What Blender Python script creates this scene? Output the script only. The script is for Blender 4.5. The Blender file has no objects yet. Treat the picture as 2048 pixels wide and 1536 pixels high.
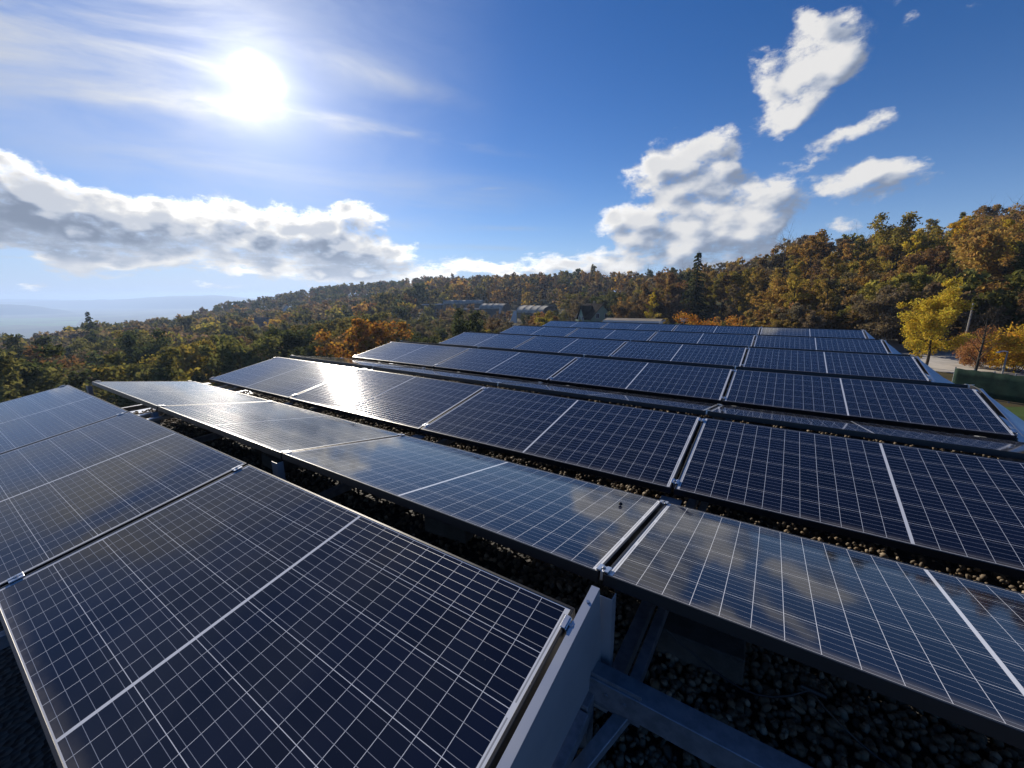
import bpy, bmesh, math, random
import numpy as np
from mathutils import Vector, Matrix

random.seed(11)
rng = np.random.default_rng(11)
S = bpy.context.scene
COL = S.collection

# ------------------------------------------------------------------ camera
FPX = 814.72                      # focal length in pixels of the 2048 px wide picture
CAM = np.array([0.43605, -0.02778, 1.15506])
YAW, PITCH, ROLL = -0.581675, -0.219840, -0.011344
_F = np.array([math.sin(YAW) * math.cos(PITCH), math.cos(YAW) * math.cos(PITCH), math.sin(PITCH)])
_R = np.array([math.cos(YAW), -math.sin(YAW), 0.0])
_U = np.cross(_R, _F)
CR = _R * math.cos(ROLL) + _U * math.sin(ROLL)
CU = -_R * math.sin(ROLL) + _U * math.cos(ROLL)
cam_d = bpy.data.cameras.new('camera')
cam = bpy.data.objects.new('camera', cam_d)
COL.objects.link(cam)
cam.matrix_world = Matrix(((CR[0], CU[0], -_F[0], CAM[0]), (CR[1], CU[1], -_F[1], CAM[1]),
                           (CR[2], CU[2], -_F[2], CAM[2]), (0, 0, 0, 1)))
cam_d.sensor_fit = 'HORIZONTAL'
cam_d.sensor_width = 36.0
cam_d.lens = 36.0 * FPX / 2048.0
cam_d.clip_start = 0.05
cam_d.clip_end = 30000
S.camera = cam


def ray(px, py):
    """world direction through a point of the photograph (unit depth along the optical axis)"""
    return _F + CR * (px - 1024) / FPX - CU * (py - 768) / FPX


def unit(v):
    v = np.asarray(v, float)
    return v / np.linalg.norm(v)


def at_depth(px, py, d):
    return CAM + ray(px, py) * d


# ------------------------------------------------------------------ view, sun, sky
S.view_settings.view_transform = 'Standard'
S.view_settings.look = 'None'
S.view_settings.exposure = 0.35
S.view_settings.gamma = 1.0
S.cycles.use_denoising = True
S.cycles.max_bounces = 8
S.cycles.diffuse_bounces = 3
S.cycles.glossy_bounces = 4
S.cycles.transmission_bounces = 4
S.cycles.volume_bounces = 0
S.cycles.sample_clamp_indirect = 6.0

SUN = unit(ray(515, 160))
SUN_EL = math.asin(SUN[2])
SUN_AZ = math.atan2(SUN[0], SUN[1])
sun_d = bpy.data.lights.new('sun', 'SUN')
sun_d.energy = 5.0
sun_d.angle = math.radians(0.5)
sun_d.color = (1.0, 0.90, 0.76)
sun = bpy.data.objects.new('sun', sun_d)
COL.objects.link(sun)
sun.rotation_euler = Vector(SUN).to_track_quat('Z', 'Y').to_euler()


class NT:
    """small node-tree writer"""
    def __init__(self, tree):
        self.t = tree

    def n(self, typ, **kw):
        nd = self.t.nodes.new(typ)
        for k, v in kw.items():
            setattr(nd, k, v)
        return nd

    def link(self, a, b):
        self.t.links.new(a, b)

    def put(self, sock, v):
        if isinstance(v, bpy.types.NodeSocket):
            self.t.links.new(v, sock)
        elif v is not None:
            sock.default_value = v

    def m(self, op, a, b=None, c=None, clamp=False):
        nd = self.n('ShaderNodeMath', operation=op, use_clamp=clamp)
        for i, v in enumerate((a, b, c)):
            if v is not None:
                self.put(nd.inputs[i], v)
        return nd.outputs[0]

    def vm(self, op, a, b=None, out=0):
        nd = self.n('ShaderNodeVectorMath', operation=op)
        self.put(nd.inputs[0], a)
        if b is not None:
            if op == 'SCALE':
                self.put(nd.inputs[3], b)
            else:
                self.put(nd.inputs[1], b)
        return nd.outputs[out]

    def mix(self, f, a, b, blend='MIX'):
        nd = self.n('ShaderNodeMix', data_type='RGBA', blend_type=blend)
        self.put(nd.inputs[0], f)
        self.put(nd.inputs[6], a)
        self.put(nd.inputs[7], b)
        return nd.outputs[2]

    def noise(self, vec, scale, detail=4, rough=0.55, dist=0.0):
        nd = self.n('ShaderNodeTexNoise')
        self.put(nd.inputs['Vector'], vec)
        nd.inputs['Scale'].default_value = scale
        nd.inputs['Detail'].default_value = detail
        nd.inputs['Roughness'].default_value = rough
        nd.inputs['Distortion'].default_value = dist
        return nd.outputs[0]

    def smooth(self, v, lo, hi, a=0.0, b=1.0):
        nd = self.n('ShaderNodeMapRange', interpolation_type='SMOOTHSTEP')
        self.put(nd.inputs[0], v)
        for i, x in zip((1, 2, 3, 4), (lo, hi, a, b)):
            self.put(nd.inputs[i], x)
        return nd.outputs[0]


def c4(c):
    return (c[0], c[1], c[2], 1.0)


# clouds: ellipses standing at fixed directions of the sky
# (x, y, rx, ry, tilt in degrees, weight); directions come from the photograph's sky
CUMULUS = [
    # big cumulus on the right
    (1392, 312, 88, 62, 0, 1.0), (1335, 352, 80, 40, 0, .9), (1440, 330, 60, 62, 0, .9), (1300, 360, 50, 26, 0, .7),
    (1420, 400, 120, 62, 0, 1.), (1545, 385, 92, 42, -8, .95), (1475, 445, 120, 55, -10, .9), (1385, 470, 105, 55, 0, .95),
    (1300, 475, 90, 40, 15, .8), (1420, 480, 130, 60, 0, .8), (1350, 430, 110, 60, 0, .7), (1500, 420, 90, 50, -10, .6), (1380, 340, 90, 60, 0, .5), (1235, 452, 58, 28, 22, .8), (1205, 435, 30, 18, 0, .5), (1370, 515, 90, 32, 0, .9), (1460, 500, 70, 35, 0, .8),
    (1545, 497, 60, 14, -8, .6), (1545, 460, 40, 20, -50, .45),
    # diagonal cumulus above it
    (1640, 85, 72, 62, -30, .95), (1700, 110, 70, 45, -20, .95), (1590, 150, 85, 62, -50, 1.), (1650, 160, 70, 35, -30, .9),
    (1560, 210, 80, 45, -20, .9), (1530, 245, 45, 28, -20, .7), (1520, 150, 26, 40, 0, .5), (1640, 40, 50, 28, 0, .6),
    (1600, 225, 60, 25, -35, .6),
    # wisps to the right
    (1670, 290, 70, 26, -20, .7), (1720, 262, 80, 20, -25, .6), (1765, 238, 40, 14, -20, .5), (1620, 318, 50, 14, -15, .5), (1560, 310, 50, 14, -10, .45),
    (1760, 362, 115, 36, -6, .95), (1715, 378, 70, 30, 0, .8), (1800, 345, 70, 22, -5, .7), (1690, 443, 36, 15, -5, .7),
    (1820, 55, 60, 16, -35, .5), (1790, 18, 40, 14, -20, .45), (1945, 18, 50, 14, -10, .35), (1660, 222, 30, 10, -30, .4),
    # band on the left
    (60, 375, 120, 52, 16, 1.), (-60, 380, 140, 80, 0, 1.), (150, 415, 150, 52, 10, 1.), (270, 440, 120, 42, 6, 1.), (60, 440, 190, 50, 4, 1.),
    (400, 440, 110, 42, 0, 1.), (450, 412, 50, 24, 0, .7), (350, 420, 40, 20, 0, .6), (540, 445, 100, 46, 4, 1.), (560, 410, 40, 22, 0, .6),
    (640, 465, 90, 40, 14, 1.), (725, 478, 62, 50, 10, 1.), (690, 440, 50, 22, 0, .6), (330, 485, 250, 30, 6, .85), (620, 505, 170, 36, 8, .85),
    (120, 500, 200, 24, 2, .6), (230, 520, 240, 18, 5, .55), (460, 535, 160, 16, 6, .5), (720, 520, 110, 34, 4, .8), (790, 505, 50, 26, 0, .5),
    (235, 352, 46, 22, -15, .55), (40, 557, 90, 11, 2, .65), (440, 569, 110, 8, -1, .6), (820, 490, 26, 22, 0, .45), (10, 335, 50, 20, 12, .6),
    (100, 490, 260, 13, 2, .55), (300, 512, 240, 10, 4, .5), (520, 520, 200, 11, 5, .55), (650, 540, 150, 9, 3, .5), (180, 535, 150, 7, 3, .45),
    # low cumulus along the horizon
    (860, 538, 70, 22, 0, .85), (930, 528, 50, 20, 0, .75), (1050, 528, 80, 24, 0, .9), (990, 538, 60, 16, 0, .75), (1130, 538, 60, 16, 0, .7),
    (1200, 520, 66, 30, 0, .95), (1170, 540, 80, 16, 0, .75), (1270, 525, 55, 22, 0, .75), (1290, 505, 30, 12, 0, .5), (660, 545, 150, 22, 3, .7), (760, 552, 90, 18, 0, .7),
]
CIRRUS = [
    (560, 225, 260, 20, 9, .8), (800, 265, 200, 13, 11, .75), (940, 290, 120, 9, 9, .75), (330, 205, 260, 22, 6, .7), (520, 250, 220, 30, 4, .6),
    (250, 90, 460, 70, 10, .55), (620, 110, 260, 46, 16, .5), (120, 180, 330, 60, 4, .4), (760, 150, 200, 24, 18, .35), (860, 380, 220, 40, 2, .35),
    (760, 420, 220, 26, 0, .5), (840, 450, 130, 12, 3, .6), (1030, 457, 90, 5, 1, .45), (900, 494, 150, 6, 1, .55), (560, 330, 260, 40, 6, .3),
    (300, 300, 330, 40, 4, .3), (980, 377, 30, 3, -2, .45),
    (150, -150, 700, 230, 8, .9), (-500, -100, 700, 500, 0, .9), (500, -500, 700, 300, 5, .8), (60, 60, 420, 120, 8, .55),
]


def blob_nodes(nt, vec, blobs):
    total = None
    for (px, py, rx, ry, ang, w) in blobs:
        c = unit(ray(px, py))
        J = np.stack([unit(ray(px + 1, py)) - c, -(unit(ray(px, py + 1)) - c)], 1)
        a = math.radians(-ang)
        M = J @ np.array([[math.cos(a) * rx, -math.sin(a) * ry], [math.sin(a) * rx, math.cos(a) * ry]])
        u, sg, _ = np.linalg.svd(M, full_matrices=False)
        e3 = np.cross(u[:, 0], u[:, 1])
        rot = Matrix(((u[0, 0], u[0, 1], e3[0]), (u[1, 0], u[1, 1], e3[1]), (u[2, 0], u[2, 1], e3[2])))
        mp = nt.n('ShaderNodeMapping', vector_type='TEXTURE')
        nt.put(mp.inputs['Vector'], vec)
        mp.inputs['Location'].default_value = tuple(c)
        mp.inputs['Rotation'].default_value = tuple(rot.to_euler('XYZ'))
        mp.inputs['Scale'].default_value = (sg[0] * 1.42, sg[1] * 1.42, 0.6)
        g = nt.n('ShaderNodeTexGradient', gradient_type='SPHERICAL')
        nt.link(mp.outputs[0], g.inputs[0])
        total = nt.m('MULTIPLY', g.outputs['Fac'], w) if total is None else nt.m('MULTIPLY_ADD', g.outputs['Fac'], w, total)
    return total


def group(name, ins, outs):
    g = bpy.data.node_groups.new(name, 'ShaderNodeTree')
    for nm, tp in ins:
        g.interface.new_socket(nm, in_out='INPUT', socket_type=tp)
    for nm, tp in outs:
        g.interface.new_socket(nm, in_out='OUTPUT', socket_type=tp)
    nt = NT(g)
    return g, nt, nt.n('NodeGroupInput'), nt.n('NodeGroupOutput')


gc, nt, gi, go = group('cumulus_density', [('Direction', 'NodeSocketVector')], [('Density', 'NodeSocketFloat'), ('Coarse', 'NodeSocketFloat')])
warp = nt.n('ShaderNodeTexNoise')
nt.link(gi.outputs[0], warp.inputs['Vector'])
warp.inputs['Scale'].default_value = 9
warp.inputs['Detail'].default_value = 3
wv = nt.vm('SCALE', nt.vm('SUBTRACT', warp.outputs['Color'], (.5, .5, .5)), 0.085)
vv = nt.vm('ADD', gi.outputs[0], wv)
bb = blob_nodes(nt, vv, CUMULUS)
b = nt.m('MINIMUM', bb, 1.0)
spd = nt.n('ShaderNodeSeparateXYZ'); nt.link(gi.outputs[0], spd.inputs[0])
low = nt.smooth(spd.outputs[2], .05, .13, 1.0, 0.0)
sv = nt.vm('MULTIPLY', gi.outputs[0], (1, 1, 1.7))
sl = nt.vm('MULTIPLY', gi.outputs[0], (1, 1, 4.2))
f1 = nt.noise(sv, 12, 12, 0.68, 0.0)
f1l = nt.noise(sl, 12, 10, 0.70, 0.0)
f1 = nt.m('ADD', nt.m('MULTIPLY', f1, nt.m('SUBTRACT', 1.0, low)), nt.m('MULTIPLY', f1l, low))
f2 = nt.noise(sv, 55, 6, 0.72, 0.3)
vr = nt.n('ShaderNodeTexVoronoi', feature='SMOOTH_F1')
nt.link(nt.vm('ADD', sv, nt.vm('SCALE', wv, 0.35)), vr.inputs['Vector'])
vr.inputs['Scale'].default_value = 19
vr.inputs['Smoothness'].default_value = .35
puff = nt.m('SUBTRACT', .42, vr.outputs['Distance'])
fn = nt.m('ADD', nt.m('MULTIPLY', nt.m('SUBTRACT', f1, .5), 2.7), nt.m('MULTIPLY', nt.m('SUBTRACT', f2, .5), .8))
fn = nt.m('ADD', fn, nt.m('MULTIPLY', puff, .5))
nt.link(nt.m('ADD', b, nt.m('MULTIPLY', fn, nt.smooth(b, .02, .30))), go.inputs[0])
fc = nt.noise(sv, 12, 3, 0.5, 0.0)
nt.link(nt.m('ADD', nt.m('MULTIPLY', nt.m('MINIMUM', bb, 1.6), .8), nt.m('ADD', nt.m('MULTIPLY', nt.m('SUBTRACT', fc, .5), 2.0), nt.m('MULTIPLY', puff, 1.0))), go.inputs[1])

gz, nt, gi, go = group('cirrus_density', [('Direction', 'NodeSocketVector')], [('Density', 'NodeSocketFloat')])
bz = nt.m('MINIMUM', blob_nodes(nt, gi.outputs[0], CIRRUS), 1.0)
fr = nt.n('ShaderNodeMapping', vector_type='TEXTURE')
nt.link(gi.outputs[0], fr.inputs['Vector'])
cc = unit(ray(560, 230)); e1 = unit(unit(ray(760, 262)) - cc); e3 = unit(np.cross(e1, np.cross(cc, e1))); e2 = np.cross(e3, e1)
fr.inputs['Rotation'].default_value = tuple(Matrix(np.stack([e1, e2, e3], 1).tolist()).to_euler('XYZ'))
fr.inputs['Scale'].default_value = (7.0, 1.0, 3.0)
fz = nt.noise(fr.outputs[0], 14, 7, 0.6, 0.6)
fz2 = nt.noise(gi.outputs[0], 3.0, 3, 0.5, 0.0)
nt.link(nt.m('MULTIPLY', bz, nt.m('MULTIPLY', nt.smooth(fz, .33, .78), nt.smooth(fz2, .25, .7, .35, 1.0))), go.inputs[0])

world = bpy.data.worlds.new('World')
S.world = world
world.use_nodes = True
world.node_tree.nodes.clear()
nt = NT(world.node_tree)
sky = nt.n('ShaderNodeTexSky', sky_type='NISHITA')
sky.sun_disc = False
sky.sun_elevation = SUN_EL
sky.sun_rotation = SUN_AZ % (2 * math.pi)
sky.altitude = 350
sky.air_density = 1.0
sky.dust_density = 0.15
sky.ozone_density = 3.0
tc = nt.n('ShaderNodeTexCoord')
D = tc.outputs['Generated']
cosang = nt.vm('DOT_PRODUCT', D, tuple(SUN), out=1)
ang = nt.m('ARCCOSINE', nt.m('MINIMUM', cosang, 0.9999999))          # radians from the sun
SKY_K = 0.068
HAZE = 2.5e-4                     # density of the air's haze, per metre
skycol = nt.vm('SCALE', sky.outputs[0], SKY_K)
hs = nt.n('ShaderNodeHueSaturation')
hs.inputs['Saturation'].default_value = 1.3
nt.link(skycol, hs.inputs['Color'])
skycol = nt.vm('MULTIPLY', hs.outputs[0], (0.95, 1.02, 1.36))
sepd = nt.n('ShaderNodeSeparateXYZ'); nt.link(D, sepd.inputs[0])
hz = nt.m('EXPONENT', nt.m('MULTIPLY', nt.m('MAXIMUM', sepd.outputs[2], 0.0), -9.0))
skycol = nt.mix(nt.m('MULTIPLY', hz, .85), skycol, (.40, .61, .97, 1))
# aureole of the sun in thin cirrus
core = nt.m('POWER', nt.m('MAXIMUM', nt.m('SUBTRACT', 1.0, nt.m('DIVIDE', nt.m('MULTIPLY', ang, nt.m('MULTIPLY_ADD', nt.noise(D, 17, 4, .6), .9, .55)), 0.054)), 0.0), 4.0)
halo1 = nt.m('EXPONENT', nt.m('MULTIPLY', ang, -15.0))
halo2 = nt.m('EXPONENT', nt.m('MULTIPLY', ang, -4.2))
# thin high veil over the sun's side of the sky
vc = unit(ray(-200, -150))
vd = nt.vm('DOT_PRODUCT', D, tuple(vc), out=1)
veil = nt.m('MULTIPLY', nt.smooth(vd, math.cos(math.radians(48)), math.cos(math.radians(10))), nt.smooth(nt.noise(nt.vm('MULTIPLY', D, (1, 1, 2.5)), 4.0, 6, .6, .6), .22, .72, .25, 1.0))
skycol = nt.mix(nt.m('MULTIPLY', veil, .45), skycol, (.52, .61, .82, 1))
# cirrus
cz = nt.n('ShaderNodeGroup'); cz.node_tree = gz
nt.link(D, cz.inputs[0])
near_sun = nt.m('EXPONENT', nt.m('MULTIPLY', ang, -3.0))
cir_l = nt.m('MULTIPLY_ADD', near_sun, .75, 0.36)
cir_c = nt.vm('SCALE', (0.95, 0.97, 1.0), cir_l)
skycol = nt.mix(nt.m('MULTIPLY', cz.outputs[0], 1.5, clamp=True), skycol, cir_c)
# cumulus, shaded by comparing its density with the density a little nearer the sun
d0 = nt.n('ShaderNodeGroup'); d0.node_tree = gc
nt.link(D, d0.inputs[0])
tosun = nt.vm('NORMALIZE', nt.vm('SUBTRACT', tuple(SUN + np.array([0, 0, .35])), D))
d1 = nt.n('ShaderNodeGroup'); d1.node_tree = gc
nt.link(nt.vm('ADD', D, nt.vm('SCALE', tosun, 0.036)), d1.inputs[0])
dens = d0.outputs[0]
cover = nt.smooth(dens, 0.24, 0.95)
thick = nt.smooth(nt.m('ADD', nt.m('MULTIPLY', dens, .35), nt.m('MULTIPLY', d0.outputs[1], .65)), 0.40, 1.25)
diff = nt.m('ADD', nt.m('MULTIPLY', nt.m('SUBTRACT', d0.outputs[1], d1.outputs[1]), .85), nt.m('MULTIPLY', nt.m('SUBTRACT', dens, d1.outputs[0]), .22))
lit = nt.smooth(diff, -0.60, 0.52)
back = nt.smooth(ang, 0.35, 1.0, 1.0, 0.0)                            # clouds seen against the sun
l_side = nt.m('MULTIPLY_ADD', lit, 0.53, 0.30)
edge = nt.m('MULTIPLY', nt.m('SUBTRACT', 1.0, thick), nt.m('MULTIPLY_ADD', lit, 0.9, 0.25))
l_back = nt.m('ADD', nt.m('MULTIPLY_ADD', edge, .85, 0.26), nt.m('ADD', nt.m('MULTIPLY', nt.smooth(diff, 0.12, 0.6), 0.36), nt.smooth(sepd.outputs[2], .03, .105, .26, 0.0)))
lum = nt.m('ADD', nt.m('MULTIPLY', l_back, back), nt.m('MULTIPLY', l_side, nt.m('SUBTRACT', 1.0, back)))
tint = nt.mix(nt.smooth(lum, 0.2, 0.9), (0.76, 0.92, 1.24, 1), (1.0, 0.98, 0.95, 1))
skycol = nt.mix(nt.m('MULTIPLY', cover, 0.96), skycol, nt.vm('SCALE', tint, lum))
glow = nt.vm('SCALE', (1.0, 0.97, 0.88), nt.m('MULTIPLY', core, 30.0))
glow = nt.vm('ADD', glow, nt.vm('SCALE', (1.0, 0.94, 0.80), nt.m('ADD', nt.m('MULTIPLY', halo1, .5), nt.m('MULTIPLY', nt.m('EXPONENT', nt.m('MULTIPLY', ang, -34.0)), .95))))
glow = nt.vm('ADD', glow, nt.vm('SCALE', (0.9, 0.95, 1.0), nt.m('MULTIPLY', halo2, 0.12)))
skycol = nt.vm('ADD', skycol, glow)
bg = nt.n('ShaderNodeBackground')
nt.link(skycol, bg.inputs[0])
bg.inputs[1].default_value = 0.80
wo = nt.n('ShaderNodeOutputWorld')
nt.link(bg.outputs[0], wo.inputs[0])
world.cycles.sampling_method = 'MANUAL'
world.cycles.sample_map_resolution = 1024


# ------------------------------------------------------------------ helpers
def tag(o, label=None, cat=None, group=None, kind=None):
    if label: o['label'] = label
    if cat: o['category'] = cat
    if group: o['group'] = group
    if kind: o['kind'] = kind
    return o


def empty(name, loc=(0, 0, 0), rot=(0, 0, 0), scale=1.0):
    o = bpy.data.objects.new(name, None)
    COL.objects.link(o)
    o.location = loc
    o.rotation_euler = rot
    o.scale = (scale,) * 3 if not hasattr(scale, '__len__') else scale
    o.empty_display_size = 0.2
    return o


def link(name, me, parent=None, mats=()):
    for m in mats:
        if m.name not in [x.name for x in me.materials if x]:
            me.materials.append(m)
    o = bpy.data.objects.new(name, me)
    COL.objects.link(o)
    if parent: o.parent = parent
    return o


def np_mesh(name, V, Fc, smooth=False):
    """fast mesh from arrays; Fc is an (n,k) index array"""
    me = bpy.data.meshes.new(name)
    V = np.asarray(V, np.float32)
    Fc = np.asarray(Fc, np.int32)
    n, k = Fc.shape
    me.vertices.add(len(V)); me.vertices.foreach_set('co', V.ravel())
    me.loops.add(n * k); me.loops.foreach_set('vertex_index', Fc.ravel())
    me.polygons.add(n)
    me.polygons.foreach_set('loop_start', np.arange(0, n * k, k, dtype=np.int32))
    me.polygons.foreach_set('loop_total', np.full(n, k, np.int32))
    if smooth: me.polygons.foreach_set('use_smooth', np.ones(n, bool))
    me.update(calc_edges=True)
    return me


class MB:
    """collects boxes, bars, tubes and sheets into one mesh"""
    def __init__(self):
        self.v = []; self.f = []; self.mi = []

    def add(self, vs, fs, mi=0):
        o = len(self.v)
        self.v += [tuple(x) for x in vs]
        self.f += [tuple(i + o for i in q) for q in fs]
        self.mi += [mi] * len(fs)

    def box(self, lo, hi, mi=0):
        x0, y0, z0 = lo; x1, y1, z1 = hi
        self.add([(x0, y0, z0), (x1, y0, z0), (x1, y1, z0), (x0, y1, z0), (x0, y0, z1), (x1, y0, z1), (x1, y1, z1), (x0, y1, z1)],
                 [(3, 2, 1, 0), (4, 5, 6, 7), (0, 1, 5, 4), (1, 2, 6, 5), (2, 3, 7, 6), (3, 0, 4, 7)], mi)

    def bar(self, a, b, w, h, mi=0, up=(0, 0, 1)):
        a = np.array(a, float); b = np.array(b, float)
        d = unit(b - a); s = np.cross(d, up)
        s = unit(s) if np.linalg.norm(s) > 1e-6 else np.array([1., 0, 0])
        u = np.cross(s, d)
        vs = [p + s * i * w / 2 + u * j * h / 2 for p in (a, b) for i, j in ((-1, -1), (1, -1), (1, 1), (-1, 1))]
        self.add(vs, [(0, 1, 2, 3), (7, 6, 5, 4), (0, 4, 5, 1), (1, 5, 6, 2), (2, 6, 7, 3), (3, 7, 4, 0)], mi)

    def tube(self, pts, rad, n=6, mi=0, cap=True):
        pts = [np.array(p, float) for p in pts]
        o = len(self.v)
        ref = np.array([0.31, 0.17, 0.93])
        for i, p in enumerate(pts):
            d = unit(pts[min(i + 1, len(pts) - 1)] - pts[max(i - 1, 0)])
            s = np.cross(d, ref); s = unit(s) if np.linalg.norm(s) > .05 else unit(np.cross(d, (1, 0, 0)))
            t = np.cross(d, s)
            r = rad[i] if hasattr(rad, '__len__') else rad
            for k in range(n):
                a = 2 * math.pi * k / n
                self.v.append(tuple(p + r * (math.cos(a) * s + math.sin(a) * t)))
        for i in range(len(pts) - 1):
            for k in range(n):
                q = (o + i * n + k, o + i * n + (k + 1) % n, o + (i + 1) * n + (k + 1) % n, o + (i + 1) * n + k)
                self.f.append(q); self.mi.append(mi)
        if cap:
            self.f.append(tuple(o + k for k in reversed(range(n)))); self.mi.append(mi)
            e = o + (len(pts) - 1) * n
            self.f.append(tuple(e + k for k in range(n))); self.mi.append(mi)

    def prism(self, poly, ext, mi=0):
        """closed polygon (list of 3-D points) pushed along ext"""
        n = len(poly); e = np.array(ext, float)
        vs = [np.array(p, float) for p in poly] + [np.array(p, float) + e for p in poly]
        self.add(vs, [tuple(range(n)), tuple(reversed(range(n, 2 * n)))] + [(i, i + n, (i + 1) % n + n, (i + 1) % n) for i in range(n)], mi)

    def mesh(self, name, bevel=0.0, smooth=False):
        me = bpy.data.meshes.new(name)
        me.from_pydata(self.v, [], self.f)
        me.polygons.foreach_set('material_index', self.mi)
        bm = bmesh.new(); bm.from_mesh(me)
        bmesh.ops.recalc_face_normals(bm, faces=bm.faces)
        if bevel:
            bmesh.ops.bevel(bm, geom=[e for e in bm.edges if e.calc_face_angle(0) > .6], offset=bevel, segments=1, affect='EDGES', profile=.5)
        if smooth:
            for f in bm.faces: f.smooth = True
        bm.to_mesh(me); bm.free()
        return me

    def build(self, name, mats, parent=None, bevel=0.0, smooth=False):
        if not isinstance(mats, (list, tuple)): mats = [mats]
        me = self.mesh(name, bevel, smooth)
        for m in mats: me.materials.append(m)
        o = bpy.data.objects.new(name, me)
        COL.objects.link(o)
        if parent: o.parent = parent
        return o


def material(name):
    m = bpy.data.materials.new(name)
    m.use_nodes = True
    m.node_tree.nodes.clear()
    nt = NT(m.node_tree)
    out = nt.n('ShaderNodeOutputMaterial')
    return m, nt, out


def principled(nt, color=None, rough=.5, metal=0.0, spec=.5, normal=None):
    p = nt.n('ShaderNodeBsdfPrincipled')
    nt.put(p.inputs['Base Color'], c4(color) if isinstance(color, tuple) else color)
    nt.put(p.inputs['Roughness'], rough)
    nt.put(p.inputs['Metallic'], metal)
    nt.put(p.inputs['Specular IOR Level'], spec)
    if normal is not None: nt.link(normal, p.inputs['Normal'])
    return p


def bump(nt, h, strength=.3, dist=.01):
    b = nt.n('ShaderNodeBump')
    b.inputs['Strength'].default_value = strength
    b.inputs['Distance'].default_value = dist
    nt.link(h, b.inputs['Height'])
    return b.outputs[0]


def simple(name, color, rough=.6, metal=0., spec=.4, var=.25, scale=3., bmp=0.0, color2=None, coord='Object'):
    m, nt, out = material(name)
    tc = nt.n('ShaderNodeTexCoord')
    f = nt.noise(tc.outputs[coord], scale, 6, .6)
    c2 = color2 or tuple(x * (1 - var) for x in color)
    col = nt.mix(nt.smooth(f, .3, .7), c4(color), c4(c2))
    p = principled(nt, col, nt.m('MULTIPLY_ADD', f, .2, rough - .1), metal, spec, bump(nt, nt.noise(tc.outputs[coord], scale * 6, 4), bmp, .02) if bmp else None)
    nt.link(p.outputs[0], out.inputs[0])
    return m


# ------------------------------------------------------------------ panel array measures
PW, PITCHX = 2.10, 2.12           # panel length, column pitch
PH = 1.01376                      # panel width up the slope
TH = 0.181485                     # tilt
GR, GV = 0.19827, 0.17937         # gap at the ridges, gap in the valleys
CC, SS = PH * math.cos(TH), PH * math.sin(TH)
PER = 2 * CC + GR + GV
FH = 0.040                        # frame height
ROOF_Z = -0.36


def row_frame(r):
    """(y, z, tilt) of the near edge of row r (1 = nearest)"""
    y0 = PER * ((r - 1) // 2)
    return (y0, 0.0, TH) if r % 2 else (y0 + CC + GR, SS, -TH)


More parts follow.
